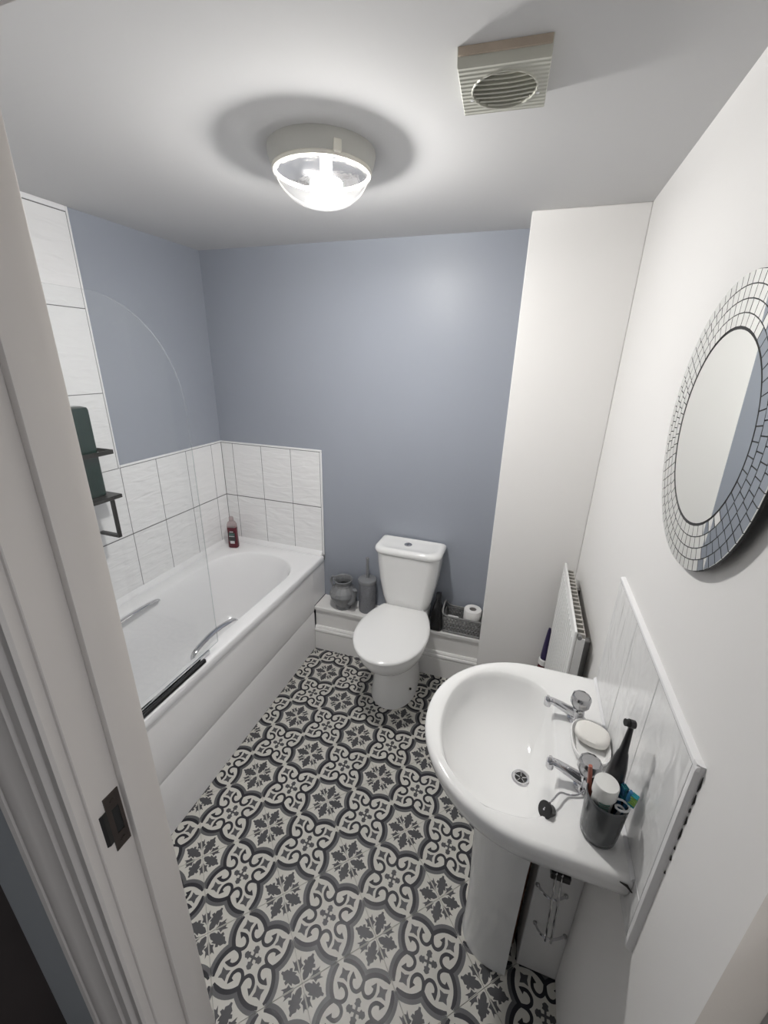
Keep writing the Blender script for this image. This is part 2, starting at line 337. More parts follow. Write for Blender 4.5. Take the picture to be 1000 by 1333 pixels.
# ---- patterned floor tiles, laid diagonally; the print is inlaid colour fields on the tile face
S = 0.2394; OX, OY = -0.743, 0.897
E1 = Vector((math.sin(PI / 4), -math.cos(PI / 4), 0)); E2 = Vector((math.cos(PI / 4), math.sin(PI / 4), 0))
def tile_pattern():
    bm = NB(); g = 0.497; L = 0.00012 / S
    box(bm, (-g, -g, -0.0045 / S), (g, g, 0), mi=0)
    sym = [(sx, sy, sw) for sx in (1, -1) for sy in (1, -1) for sw in (0, 1)]
    def put(p, s, z):
        x, y = (p[1], p[0]) if s[2] else p
        x = max(-g, min(g, x * s[0])); y = max(-g, min(g, y * s[1])); return bm.verts.new((x, y, z))
    def poly(pts, s, z, mi):
        f = bm.faces.new([put(p, s, z) for p in pts]); f.material_index = mi
        f.normal_update()
        if f.normal.z < 0: f.normal_flip()
    def band(cl, w0, w1, s, z, mi, taper=None):
        """strip between offsets w0 and w1 (left of the path)"""
        A = []
        n = len(cl)
        for i in range(n):
            a = Vector(cl[max(i - 1, 0)]); c = Vector(cl[min(i + 1, n - 1)]); d = (c - a).normalized(); nn = Vector((-d.y, d.x)); k = taper(i / (n - 1)) if taper else 1.0
            p = Vector(cl[i]); A.append((p + nn * w0 * k, p + nn * w1 * k))
        for (a, b_), (c, d) in zip(A, A[1:]):
            poly([tuple(a), tuple(b_), tuple(d), tuple(c)], s, z, mi)
    def arc3(p, q, r, n):
        p, q, r = Vector(p), Vector(q), Vector(r)
        ax, ay, bx_, by, cx, cy = *p, *q, *r
        d = 2 * (ax * (by - cy) + bx_ * (cy - ay) + cx * (ay - by))
        ux = ((ax * ax + ay * ay) * (by - cy) + (bx_ * bx_ + by * by) * (cy - ay) + (cx * cx + cy * cy) * (ay - by)) / d
        uy = ((ax * ax + ay * ay) * (cx - bx_) + (bx_ * bx_ + by * by) * (ax - cx) + (cx * cx + cy * cy) * (bx_ - ax)) / d
        c = Vector((ux, uy)); a0 = math.atan2(ay - uy, ax - ux); a1 = math.atan2(cy - uy, cx - ux); rr = (p - c).length
        while a1 - a0 > PI: a1 -= 2 * PI
        while a1 - a0 < -PI: a1 += 2 * PI
        return [(ux + rr * math.cos(a0 + (a1 - a0) * k / n), uy + rr * math.sin(a0 + (a1 - a0) * k / n)) for k in range(n + 1)]
    lobe = arc3((0.474, 0.032), (0.354, 0.172), (0.207, 0.204), 10)
    scroll = [tuple(v.to_2d()) for v in smooth_path([(0.214, 0.214, 0), (0.170, 0.166, 0), (0.146, 0.120, 0), (0.150, 0.070, 0), (0.190, 0.038, 0), (0.246, 0.040, 0), (0.284, 0.068, 0), (0.326, 0.104, 0)], 3)]
    for si, s in enumerate(sym):
        dz = si * 0.09 * L
        sgn = -1                                             # flower side lies to the right of this path
        band(lobe, sgn * 0.018, sgn * 0.068, s, 1 * L + dz, 1)
        band(lobe, sgn * -0.024, sgn * 0.024, s, 2 * L + dz, 2, lambda t: min(1, 0.55 + t * 2.2))
        band(scroll, -0.0195, 0.0195, s, 3 * L + dz, 2, lambda t: 1.0 if t < 0.85 else 1.0 - 5.5 * (t - 0.85))
        poly([(0.292, 0.066), (0.330, 0.110), (0.254, 0.112), (0.272, 0.072)], s, 4 * L + dz, 2)
        poly([(0.190, 0.222), (0.160, 0.160), (0.222, 0.190), (0.212, 0.212)], s, 4 * L + dz, 2) if s[2] == 0 else None
    one = [(1, 1, 0), (-1, 1, 0), (1, 1, 1), (1, -1, 1)]
    for s in one:                                            # four star diamonds on the axes
        c = 0.352; pts = []
        for k in range(8):
            a = k * PI / 4; r = 0.080 if k % 2 == 0 else 0.040
            if k == 0: r = 0.072
            pts.append((c + r * math.cos(a), r * math.sin(a) * 0.92))
        poly(pts, s, 2 * L, 3)
    for s in [(1, 1, 0), (-1, 1, 0), (-1, -1, 0), (1, -1, 0)]:
        dg = lambda t, wv: ((t - wv) * 0.70711, (t + wv) * 0.70711)
        arm = [(0.0, 0.014), (0.045, 0.013), (0.056, 0.040), (0.078, 0.030), (0.098, 0.036), (0.118, 0.010), (0.118, -0.010), (0.098, -0.036), (0.078, -0.030), (0.056, -0.040), (0.045, -0.013), (0.0, -0.014)]
        poly([dg(*p) for p in arm], s, 2 * L + 0.1 * L * (s[0] + 2 * s[1]), 3)
        half = [(0.034, 0.010), (0.075, 0.038), (0.118, 0.040), (0.108, 0.064), (0.150, 0.058), (0.166, 0.052), (0.182, 0.084), (0.212, 0.068), (0.206, 0.046), (0.236, 0.050), (0.262, 0.018), (0.290, 0.012)]
        leaf = half + [(t, -wv) for t, wv in half[::-1]]
        poly([(0.5 - (t - wv) * 0.70711, 0.5 - (t + wv) * 0.70711) for t, wv in leaf], s, 1 * L, 3)
        dart = [(0.095, 0.009), (0.138, 0.024), (0.152, 0.062), (0.182, 0.044), (0.252, 0.056), (0.222, 0.030), (0.238, 0.009)]
        poly([(0.5 - t, 0.5 - wv) for t, wv in dart], s, 1 * L, 3)
        poly([(0.5 - wv, 0.5 - t) for t, wv in dart], s, 1 * L, 3)
    bmesh.ops.scale(bm, vec=(S, S, S), verts=bm.verts)
    return bm
pat = tile_pattern()
pat_me = bpy.data.meshes.new('tile')
pat.to_mesh(pat_me)
for k in ('tile_cream', 'tile_grey', 'tile_dark', 'tile_leaf'): pat_me.materials.append(M[k])
FX0, FX1, FY0, FY1 = -1.085, XR, YH, 1.965
rot = Matrix(((E1.x, E2.x, 0, 0), (E1.y, E2.y, 0, 0), (0, 0, 1, 0), (0, 0, 0, 1)))
for i in range(-9, 10):
    for j in range(-9, 10):
        c = Vector((OX, OY, 0)) + S * ((i + 0.5) * E1 + (j + 0.5) * E2); h = S * 0.7071
        if c.x + h <= FX0 + 0.004 or c.x - h >= FX1 - 0.004 or c.y + h <= FY0 + 0.004 or c.y - h >= FY1 - 0.004: continue
        xf = Matrix.Translation(c) @ rot
        if c.x - h >= FX0 and c.x + h <= FX1 and c.y - h >= FY0 and c.y + h <= FY1:
            o = bpy.data.objects.new('tile', pat_me); o.matrix_world = xf
        else:
            bm = NB(); bm.from_mesh(pat_me); bm.transform(xf)
            for co, no in (((FX0, 0, 0), (-1, 0, 0)), ((FX1, 0, 0), (1, 0, 0)), ((0, FY0, 0), (0, -1, 0)), ((0, FY1, 0), (0, 1, 0))):
                bmesh.ops.bisect_plane(bm, geom=list(bm.verts) + list(bm.edges) + list(bm.faces), plane_co=co, plane_no=no, clear_outer=True)
            if not bm.faces: bm.free(); continue
            me = bpy.data.meshes.new('tile'); bm.to_mesh(me); bm.free()
            for k in ('tile_cream', 'tile_grey', 'tile_dark', 'tile_leaf'): me.materials.append(M[k])
            o = bpy.data.objects.new('tile', me)
        COL.objects.link(o); o.parent = floor

# ---- glazed wall tiles: half height round the bath, full height at the shower end
TH, TT = 0.0075, 0.0021
rows_low = [(ZB + 0.010, 0.892), (0.894, ZT - 0.012)]
def tile_left(y0, y1, z0, z1):
    obj('tile', bx((XL, y0 + TT / 2, z0 + TT / 2), (XL + TH, y1 - TT / 2, z1 - TT / 2), 0.0012), 'wall_tile', wall_left)
def tile_back(x0, x1, z0, z1):
    obj('tile', bx((x0 + TT / 2, YB - TH, z0 + TT / 2), (x1 - TT / 2, YB, z1 - TT / 2), 0.0012), 'wall_tile', wall_back)
for z0, z1 in rows_low:
    ys = [YF, 0.377, 0.577, 0.777, 0.977, 1.177, 1.374, 1.577, 1.777, 1.977, YB - TH]
    for a, c in zip(ys, ys[1:]): tile_left(a, c, z0, z1)
    xs = [XL + TH, -1.669, -1.469, -1.270, XB - 0.012]
    for a, c in zip(xs, xs[1:]): tile_back(a, c, z0, z1)
zs = [ZT - 0.012, 1.558, 1.888, 2.218]
for a, c in zip(zs, zs[1:]):
    ys = [YF, 0.377, 0.577, 0.777, 0.977, 1.177, 1.366]
    for y0, y1 in zip(ys, ys[1:]): tile_left(y0, y1, a, c)
# grout bed behind the tiles
obj('grout_bed', bx((XL, YF, ZB), (XL + 0.0067, YB, ZT - 0.004)), 'grout', wall_left)
obj('grout_bed', bx((XL, YF, ZT - 0.004), (XL + 0.0067, 1.368, 2.222)), 'grout', wall_left)
obj('grout_bed', bx((XL, YB - 0.0067, ZB), (XB - 0.008, YB, ZT - 0.004)), 'grout', wall_back)
# plastic tile trims
obj('tile_trim', bx((XL, 1.374, ZT - 0.0105), (XL + 0.010, YB, ZT), 0.003, 2), 'trim_white', wall_left)
obj('tile_trim', bx((XL, 1.366, ZT - 0.012), (XL + 0.010, 1.374, ZC), 0.003, 2), 'trim_white', wall_left)
obj('tile_trim', bx((XL, YF, 2.2195), (XL + 0.010, 1.366, ZC), 0.003, 2), 'trim_white', wall_left)
obj('tile_trim', bx((XL + 0.01, YB - 0.010, ZT - 0.0105), (XB, YB, ZT), 0.003, 2), 'trim_white', wall_back)
obj('tile_trim', bx((XB - 0.0105, YB - 0.010, ZB), (XB, YB, ZT - 0.0105), 0.003, 2), 'trim_white', wall_back)

# ---- splashback tiles above the basin
SX = XR - 0.009
for y0, y1 in ((0.560, 0.742), (0.742, 0.926), (0.926, 1.126)):
    for z0, z1 in ((0.757, 0.862), (0.862, 1.188)):
        obj('tile', bx((SX, y0 + TT / 2, z0 + TT / 2), (XR, y1 - TT / 2, z1 - TT / 2), 0.0012), 'splash_tile', wall_right)
obj('grout_bed', bx((XR - 0.0078, 0.560, 0.757), (XR, 1.128, 1.190)), 'grout_light', wall_right)
# rounded white edge trims with blackened silicone beside them
def quad_trim(y0, y1, z0, z1, ax):
    b = NB()
    if ax == 'y':
        pr = [(XR, 0.0), (SX - 0.0015, 0.0), (SX - 0.0022, 0.003), (SX - 0.001, 0.007), (SX + 0.003, 0.0095), (XR, 0.010)]
        loft(b, [[(x, y0, z0 + q) for x, q in pr], [(x, y1, z0 + q) for x, q in pr]])
    else:
        pr = [(XR, 0.0), (SX - 0.0015, 0.0), (SX - 0.0022, -0.004), (SX - 0.001, -0.009), (SX + 0.003, -0.012), (XR, -0.013)]
        loft(b, [[(x, y0 + q, z0) for x, q in pr], [(x, y0 + q, z1) for x, q in pr]])
    return b
obj('tile_trim', quad_trim(0.546, 1.128, 1.190, 0, 'y'), 'trim_white', wall_right)
obj('tile_trim', quad_trim(0.558, 0, 0.750, 1.201, 'z'), 'trim_white', wall_right)
for zz, ln in ((1.155, 0.03), (1.128, 0.022), (1.112, 0.010), (1.085, 0.020), (1.052, 0.026), (1.030, 0.008), (1.004, 0.012), (0.972, 0.007)):
    b = NB(); tube(b, [(XR - 0.0005, 0.5445, zz), (XR - 0.001, 0.5425 + random.uniform(-0.001, 0.001), zz + ln * 0.45), (XR - 0.0005, 0.5440, zz + ln)], [0.0004, 0.0014, 0.0005], 6); obj('mould_spot', b, 'mould', wall_right)
obj('mould_spot', bx((SX - 0.0005, 0.5585, 0.76), (SX + 0.001, 0.5605, 1.188)), 'mould', wall_right)
obj('mould_spot', bx((SX - 0.0005, 0.56, 1.1875), (SX + 0.001, 1.126, 1.1895)), 'mould', wall_right)

# ---- low pipe boxing along the back wall with a window-board top and moulded skirting
YX0, YX1, ZX = 1.923, 1.950, 0.3015
XBX = -1.0725
bxg = thing('trim_1', (-0.58, YX0, 0), 'white pipe boxing behind the toilet with board top', kind='structure')
def skew(x, d): return YX0 + (x - XBX) / (XP - XBX) * (YX1 - YX0) + d
b = NB(); loft(b, [[(XBX, skew(XBX, 0.012), 0), (XP, skew(XP, 0.012), 0), (XP, YB, 0), (XBX, YB, 0)], [(XBX, skew(XBX, 0.012), 0.28), (XP, skew(XP, 0.012), 0.28), (XP, YB, 0.28), (XBX, YB, 0.28)]]); obj('front_board', b, 'skirting_gloss', bxg)
b = NB()
prof = [(0.0, 0.0), (-0.0005, 0.004), (-0.0005, 0.017), (0.003, 0.0215), (0.008, 0.0215)]
lo = [(XBX, skew(XBX, p[0]), ZX - 0.0215 + p[1]) for p in prof] + [(XBX, YB, ZX), (XBX, YB, ZX - 0.0215)]
hi = [(XP, skew(XP, p[0]), ZX - 0.0215 + p[1]) for p in prof] + [(XP, YB, ZX), (XP, YB, ZX - 0.0215)]
loft(b, [lo, hi]); obj('board_top', b, 'skirting_gloss', bxg)
bs = thing('baseboard_back', (-0.58, YX0, 0), 'moulded white skirting board below the boxing', kind='structure')
b = NB()
prof = [(0.012, 0), (-0.006, 0), (-0.006, 0.118), (-0.004, 0.122), (-0.004, 0.126), (-0.009, 0.132), (-0.010, 0.140), (-0.007, 0.147), (-0.002, 0.150), (-0.002, 0.156), (0.004, 0.164), (0.012, 0.166)]
loft(b, [[(XBX, skew(XBX, p[0]), p[1]) for p in prof], [(XP, skew(XP, p[0]), p[1]) for p in prof]]); obj('skirting', b, 'skirting_gloss', bs, angle=20)

# ---- boxed pipe behind the pedestal
pb = struct('trim_2', bx((0.190, 0.815, 0), (XR, 0.905, 0.66), 0.002), 'white_paint'); pb['label'] = 'narrow white boxed pipe behind the basin pedestal'

# ================================================================== BATH
bath = thing('bathtub', ((XL + XB) / 2, 1.2, 0), 'white acrylic bathtub with glossy side panel along the left wall', 'bathtub')
b = NB()
x0, x1, y0, y1 = XL + 0.0085, XB, YF + 0.001, YB - 0.0085
rings = [rrect(x0, x1 - 0.004, y0, y1, ZB - 0.045, 0.006), rrect(x0, x1, y0, y1, ZB - 0.036, 0.006), rrect(x0, x1, y0, y1, ZB - 0.008, 0.008), rrect(x0 + 0.003, x1 - 0.003, y0 + 0.003, y1 - 0.003, ZB - 0.002, 0.008), rrect(x0 + 0.009, x1 - 0.009, y0 + 0.009, y1 - 0.009, ZB, 0.01)]
ix0, ix1, iy0, iy1 = XL + 0.105, XB - 0.066, YF + 0.13, YB - 0.118
for dx, dz, r in ((0.0, 0.0, 0.20), (0.004, -0.002, 0.20), (0.010, -0.010, 0.195), (0.018, -0.04, 0.19), (0.032, -0.14, 0.18), (0.048, -0.26, 0.165), (0.062, -0.33, 0.15), (0.085, -0.372, 0.13), (0.12, -0.392, 0.10), (0.17, -0.40, 0.06)):
    k = 1.0 + 1.4 * min(1, -dz / 0.3)
    rr = min(r + 0.02, (ix1 - ix0) / 2 - dx - 0.002)
    rings.append(rrect(ix0 + dx, ix1 - dx, iy0 + dx, iy1 - dx * k, ZB + dz, [rr, rr, max(0.03, rr * 0.75), max(0.03, rr * 0.75)], 8))
loft(b, rings, cap0=False); tub = obj('tub', b, 'acrylic', bath, angle=50)
# side panel: upper face, soft crease, inset plinth face
b = NB()
prof = [(XB - 0.010, ZB - 0.040), (XB - 0.006, 0.50), (XB - 0.003, 0.40), (XB - 0.003, 0.285), (XB - 0.007, 0.272), (XB - 0.009, 0.262), (XB - 0.006, 0.25), (XB - 0.005, 0.12), (XB - 0.006, 0.002), (XB - 0.03, 0.002), (XB - 0.03, ZB - 0.040)]
loft(b, [[(x, YF + 0.002, z) for x, z in prof], [(x, 1.0, z) for x, z in prof], [(x, YX0 - 0.002, z) for x, z in prof]])
obj('side_panel', b, 'panel_acrylic', bath, angle=20)
b = NB(); box(b, (XB - 0.03, YX0 - 0.002, ZX + 0.002), (XB - 0.006, YB - 0.001, ZB - 0.040), 0.002); obj('end_panel', b, 'panel_acrylic', bath)
# sealing strip round the back of the rim
b = NB(); prof = [(0.0, 0.0), (0.022, 0.0), (0.020, 0.006), (0.010, 0.014), (0.004, 0.024), (0.0, 0.026)]
loft(b, [[(XL + TH + p, YF + 0.002, ZB + q) for p, q in prof], [(XL + TH + p, YB - TH - 0.001, ZB + q) for p, q in prof]]); obj('sealing_strip', b, 'trim_white', bath)
b = NB(); loft(b, [[(XL + TH, YB - TH - p, ZB + q) for p, q in prof], [(XB - 0.012, YB - TH - p, ZB + q) for p, q in prof]]); obj('sealing_strip', b, 'trim_white', bath)
b = bx((XB - 0.012, YB - 0.018, ZB - 0.03), (XB + 0.001, YB - 0.0005, ZB + 0.004), 0.002); obj('corner_sealant', b, 'valve_grey', bath)
# two chrome grips
def grip(xb, xo, y0, y1, zb, nm='hand_grip'):
    pts = smooth_path([(xb, y0, zb - 0.012), (xb + xo * 0.6, y0 + 0.03, zb + 0.010), (xb + xo, (y0 + y1) / 2, zb + 0.022), (xb + xo * 0.6, y1 - 0.03, zb + 0.010), (xb, y1, zb - 0.012)], 8)
    n = len(pts); rr = [0.006 + 0.007 * math.sin(PI * i / (n - 1)) for i in range(n)]
    b = NB(); tube(b, pts, rr, 12, flat=0.55); o = obj(nm, b, 'chrome', bath)
    return o
grip(XB - 0.070, -0.014, 1.035, 1.325, ZB + 0.002)
grip(XL + 0.126, 0.022, 1.035, 1.345, ZB - 0.014)

# ---- shower screen
sc = thing('shower_screen', (-1.088, 0.75, ZB), 'clear arched glass shower screen standing on the bath rim', 'shower screen')
gx = -1.088
def screen_outline(inset=0.0):
    P = [(0.335, ZB + 0.012)]; P.append((1.130 - inset, ZB + 0.012 + 0.02)); cy, cz, r = 1.135 - 0.285, 1.872 - 0.34, 1
    for k in range(25):
        a = PI / 2 * k / 24; P.append((cy + (0.285 - inset) * math.cos(a), cz + (0.34 - inset) * math.sin(a)))
    P.append((0.335, 1.872 - inset)); return P
b = NB(); P = screen_outline()
A = [b.verts.new((gx - 0.0022, y, z)) for y, z in P]; B_ = [b.verts.new((gx + 0.0022, y, z)) for y, z in P]
b.faces.new(A[::-1]); b.faces.new(B_)
for i in range(len(P)):
    j = (i + 1) % len(P); f = b.faces.new((A[i], A[j], B_[j], B_[i])); f.material_index = 1
obj('glass_pane', b, ['screen_glass', 'screen_edge'], sc, angle=30)
b = NB(); box(b, (gx + 0.004, 0.335, ZB + 0.001), (gx + 0.016, 1.040, ZB + 0.017), 0.002); obj('bottom_seal', b, 'black_rubber', sc)
b = NB(); box(b, (gx - 0.014, 0.335, ZB + 0.003), (gx - 0.0035, 1.085, ZB + 0.020), 0.002); obj('bottom_rail', b, 'chrome', sc)
b = NB(); box(b, (gx - 0.012, 0.328, ZB + 0.003), (gx + 0.012, 0.350, 1.872), 0.002); obj('wall_channel', b, 'chrome', sc)

# ---- black rack on the tiled strip, its bottle
rx = XL + TH
rack = thing('shower_rack', (rx, 1.15, 1.1), 'black metal two-tier shower rack on the white tiled strip', 'rack')
fx, ye, yn = -1.640, 1.273, 0.98
b = NB()
def fbar(bm, lo, hi): box(bm, lo, hi, 0.0012)
fbar(b, (fx - 0.006, yn, 1.322), (fx, ye, 1.340)); fbar(b, (rx, ye - 0.006, 1.322), (fx - 0.006, ye, 1.340)); fbar(b, (rx, yn, 1.322), (fx - 0.006, yn + 0.006, 1.340))
fbar(b, (rx, yn + 0.006, 1.322), (rx + 0.004, ye - 0.006, 1.340))
obj('guard_rail', b, 'black_metal', rack)
obj('shelf', bx((rx, yn, 1.128), (fx, ye, 1.144), 0.0015), 'black_metal', rack)
obj('back_plate', bx((rx, 1.03, 1.144), (rx + 0.003, 1.06, 1.322), 0.0008), 'black_metal', rack)
b = NB(); fbar(b, (fx - 0.006, 1.214, 0.955), (fx + 0.002, 1.232, 1.128)); fbar(b, (rx, 1.214, 0.955), (fx - 0.006, 1.232, 0.968)); obj('towel_hanger', b, 'black_metal', rack)
hk = obj('wall_hook', bx((rx, 1.165, 1.556), (rx + 0.006, 1.19, 1.592), 0.001), 'brass', rack); hk['label'] = 'brass coloured mounting plate'
gb = thing('shower_gel_bottle', (rx + 0.05, 1.19, 1.144), 'dark green rectangular bottle standing on the black shower rack', 'bottle')
b = NB(); bxx0, bxx1, byy0, byy1 = rx + 0.006, rx + 0.072, 1.12, 1.236
loft(b, [rrect(bxx0 + 0.004, bxx1 - 0.004, byy0 + 0.004, byy1 - 0.004, 1.1445, 0.008, 4), rrect(bxx0, bxx1, byy0, byy1, 1.149, 0.010, 4), rrect(bxx0, bxx1, byy0, byy1, 1.505, 0.010, 4), rrect(bxx0 + 0.003, bxx1 - 0.003, byy0 + 0.003, byy1 - 0.003, 1.515, 0.009, 4), rrect(bxx0 + 0.012, bxx1 - 0.012, byy0 + 0.02, byy1 - 0.02, 1.521, 0.009, 4)])
obj('body', b, 'bottle_green', gb)
b = NB(); lathe(b, ((bxx0 + bxx1) / 2, 1.165, 1.521), [(0.014, 0), (0.014, 0.012), (0.010, 0.014), (0.010, 0.02)], 18); obj('cap', b, 'black_plastic', gb)

# ---- red shampoo bottle in the far corner of the rim
sb = thing('shampoo_bottle', (-1.650, 1.955, ZB), 'dark red shampoo bottle with black label in the tiled bath corner', 'bottle')
rotb = Matrix.Translation((-1.652, 1.962, ZB)) @ Matrix.Rotation(math.radians(14), 4, 'Z')
def srings(lst): return [[tuple(rotb @ Vector(p)) for p in rrect(-hx, hx, -hy, hy, z, r, 4)] for hx, hy, z, r in lst]
b = NB(); loft(b, srings([(0.026, 0.016, 0.0, 0.01), (0.030, 0.019, 0.004, 0.012), (0.031, 0.020, 0.02, 0.013), (0.029, 0.019, 0.09, 0.013), (0.030, 0.019, 0.138, 0.013)])); obj('body', b, 'red_plastic', sb)
b = NB(); loft(b, srings([(0.030, 0.019, 0.138, 0.013), (0.029, 0.018, 0.156, 0.013), (0.022, 0.014, 0.172, 0.011), (0.014, 0.012, 0.178, 0.010)])); obj('shoulder', b, 'bottle_clear', sb)
b = NB(); loft(b, srings([(0.013, 0.012, 0.178, 0.010), (0.014, 0.013, 0.182, 0.011), (0.012, 0.011, 0.204, 0.009), (0.009, 0.008, 0.206, 0.007)])); obj('cap', b, 'bottle_clear', sb)
def lab(m, hx0, hx1, z0, z1, d=0.0006):
    return obj('label_print', bx((hx0, -0.0207 - d, z0), (hx1, -0.0190, z1), 0.0, xf=None), m, sb)
for m, a0, a1, z0, z1 in (('label_black', -0.018, 0.022, 0.045, 0.105), ('label_green', -0.014, 0.018, 0.086, 0.100), ('label_silver', -0.016, 0.018, 0.078, 0.083), ('label_silver', -0.012, 0.016, 0.032, 0.050), ('label_silver', -0.010, 0.012, 0.108, 0.113), ('red_plastic', -0.006, 0.010, 0.114, 0.126)):
    bm = bx((a0, -0.0212 if m != 'label_black' else -0.0206, z0), (a1, -0.0185, z1)); bmesh.ops.transform(bm, matrix=rotb, verts=bm.verts); obj('label_print', bm, m, sb)

# ================================================================== TOILET
TX = -0.505
wc = thing('toilet', (TX, 1.75, 0), 'white close-coupled toilet with closed lid and dual flush cistern', 'toilet')
def dshape(xc, hw, yf, yb, z, bw=0.62, n=24, e=2.0):
    """toilet plan: round front at yf, narrowing to bw*hw at yb; widest 55 % back"""
    P = []; ym = yf + (yb - yf) * 0.52
    for k in range(n + 1):
        a = PI + PI * k / n; c, s = math.cos(a), math.sin(a)
        P.append((xc + hw * math.copysign(abs(c) ** (2 / e), c), ym + (ym - yf) * -abs(s) ** (2 / e), z))
    m = n // 2
    for k in range(1, m + 1):
        t = k / m; wv = hw * (1 - (1 - bw) * (t ** 2.0)); P.append((xc + wv, ym + (yb - ym) * t, z))
    for k in range(m, 0, -1):
        t = k / m; wv = hw * (1 - (1 - bw) * (t ** 2.0)); P.append((xc - wv, ym + (yb - ym) * t, z))
    return P
b = NB()
R_ = [dshape(TX, 0.122, 1.606, 1.915, 0.0, 0.9), dshape(TX, 0.122, 1.606, 1.915, 0.012, 0.9), dshape(TX, 0.116, 1.612, 1.915, 0.05, 0.9), dshape(TX, 0.108, 1.618, 1.915, 0.15, 0.9), dshape(TX, 0.105, 1.615, 1.915, 0.22, 0.9),
      dshape(TX, 0.110, 1.600, 1.915, 0.262, 0.9), dshape(TX, 0.128, 1.560, 1.915, 0.272, 0.9), dshape(TX, 0.148, 1.520, 1.918, 0.292, 0.85), dshape(TX, 0.164, 1.482, 1.92, 0.33, 0.8), dshape(TX, 0.173, 1.462, 1.925, 0.365, 0.75), dshape(TX, 0.176, 1.456, 1.93, 0.392, 0.72), dshape(TX, 0.174, 1.458, 1.93, 0.398, 0.72)]
loft(b, R_); obj('pan', b, 'ceramic', wc, angle=60)
# ledge that carries the cistern
b = bx((TX - 0.125, 1.885, 0.30), (TX + 0.125, 2.045, 0.415), 0.012, 3); obj('cistern_ledge', b, 'ceramic', wc)
b = NB(); loft(b, [dshape(TX, 0.172, 1.456, 1.905, 0.3985, 0.66), dshape(TX, 0.177, 1.449, 1.908, 0.402, 0.66), dshape(TX, 0.177, 1.449, 1.908, 0.410, 0.66), dshape(TX, 0.170, 1.458, 1.906, 0.4140, 0.66)]); obj('seat', b, 'seat_plastic', wc, angle=50)
b = NB(); R_ = [dshape(TX, 0.166, 1.462, 1.915, 0.4165, 0.66), dshape(TX, 0.182, 1.442, 1.915, 0.4170, 0.66), dshape(TX, 0.187, 1.436, 1.918, 0.421, 0.66), dshape(TX, 0.187, 1.436, 1.918, 0.428, 0.66), dshape(TX, 0.182, 1.442, 1.914, 0.434, 0.66), dshape(TX, 0.168, 1.460, 1.904, 0.4375, 0.66), dshape(TX, 0.10, 1.54, 1.86, 0.440, 0.7), dshape(TX, 0.03, 1.62, 1.76, 0.441, 0.8)]
loft(b, R_); obj('lid', b, 'seat_plastic', wc, angle=50)
for sx in (-1, 1):
    b = NB(); tube(b, [(TX + sx * 0.065, 1.922, 0.428), (TX + sx * 0.105, 1.922, 0.428)], 0.010, 14); obj('hinge', b, 'seat_plastic', wc)
for px, py in ((TX + 0.108, 1.70),):
    b = NB(); tube(b, [(px - 0.004, py, 0.085), (px + 0.006, py, 0.085)], 0.006, 12); obj('fixing_cap', b, 'drain_dark', wc)
def cist(hw, yf, yb, z, bow, r=0.05, n=10):
    """cistern plan: bowed front"""
    P = rrect(TX - hw, TX + hw, yf, yb, z, [0.012, 0.012, r, r], n); out = []
    for x, y, zz in P:
        t = (y - yf) / (yb - yf); u = (x - TX) / hw
        out.append((x, y - bow * (1 - u * u) * (1 - t), zz))
    return out
b = NB()
loft(b, [cist(0.118, 1.925, 2.058, 0.416, 0.012), cist(0.127, 1.918, 2.058, 0.424, 0.013), cist(0.140, 1.910, 2.058, 0.48, 0.014), cist(0.157, 1.902, 2.058, 0.58, 0.016), cist(0.168, 1.897, 2.058, 0.68, 0.017), cist(0.173, 1.894, 2.058, 0.748, 0.018)])
obj('cistern', b, 'ceramic', wc, angle=60)
b = NB()
loft(b, [cist(0.171, 1.897, 2.060, 0.748, 0.018), cist(0.181, 1.888, 2.062, 0.754, 0.018), cist(0.184, 1.884, 2.063, 0.768, 0.018), cist(0.181, 1.888, 2.062, 0.780, 0.018), cist(0.172, 1.896, 2.058, 0.787, 0.016), cist(0.155, 1.912, 2.045, 0.7875, 0.013), cist(0.150, 1.917, 2.040, 0.785, 0.012), cist(0.06, 1.95, 2.01, 0.785, 0.004, 0.02)])
cl = obj('cistern_lid', b, 'ceramic', wc, angle=50)
b = NB(); lathe(b, (TX - 0.012, 1.975, 0.785), [(0.021, 0), (0.021, 0.004), (0.019, 0.0055), (0.0005, 0.0058)], 24); fb = obj('flush_button', b, 'chrome', cl)
obj('button_split', bx((TX - 0.0135, 1.956, 0.790), (TX - 0.0105, 1.994, 0.7912)), 'drain_dark', cl)

# ---- on the boxing: jug, brush, black bottle, basket
jx, jy = -0.908, 1.985
jug = thing('jug', (jx, jy, ZX), 'grey faceted ceramic jug with side handle beside the toilet brush', 'jug')
b = NB(); prof = [(0.046, 0.0), (0.048, 0.004), (0.046, 0.018), (0.052, 0.030), (0.066, 0.052), (0.082, 0.085), (0.084, 0.098), (0.076, 0.118), (0.060, 0.138), (0.052, 0.146), (0.049, 0.160), (0.050, 0.170), (0.058, 0.184), (0.060, 0.190), (0.058, 0.194), (0.052, 0.190), (0.046, 0.170), (0.046, 0.15), (0.06, 0.12), (0.06, 0.06), (0.03, 0.03), (0.002, 0.03)]
lathe(b, (jx, jy, ZX), prof, 14, cap0=True, cap1=True); obj('body', b, 'jug_grey', jug, angle=14)
b = NB(); tube(b, smooth_path([(jx - 0.050, jy + 0.012, ZX + 0.186), (jx - 0.078, jy + 0.014, ZX + 0.182), (jx - 0.086, jy + 0.014, ZX + 0.155), (jx - 0.070, jy + 0.010, ZX + 0.122)], 5), 0.008, 10); obj('handle', b, 'jug_grey', jug)
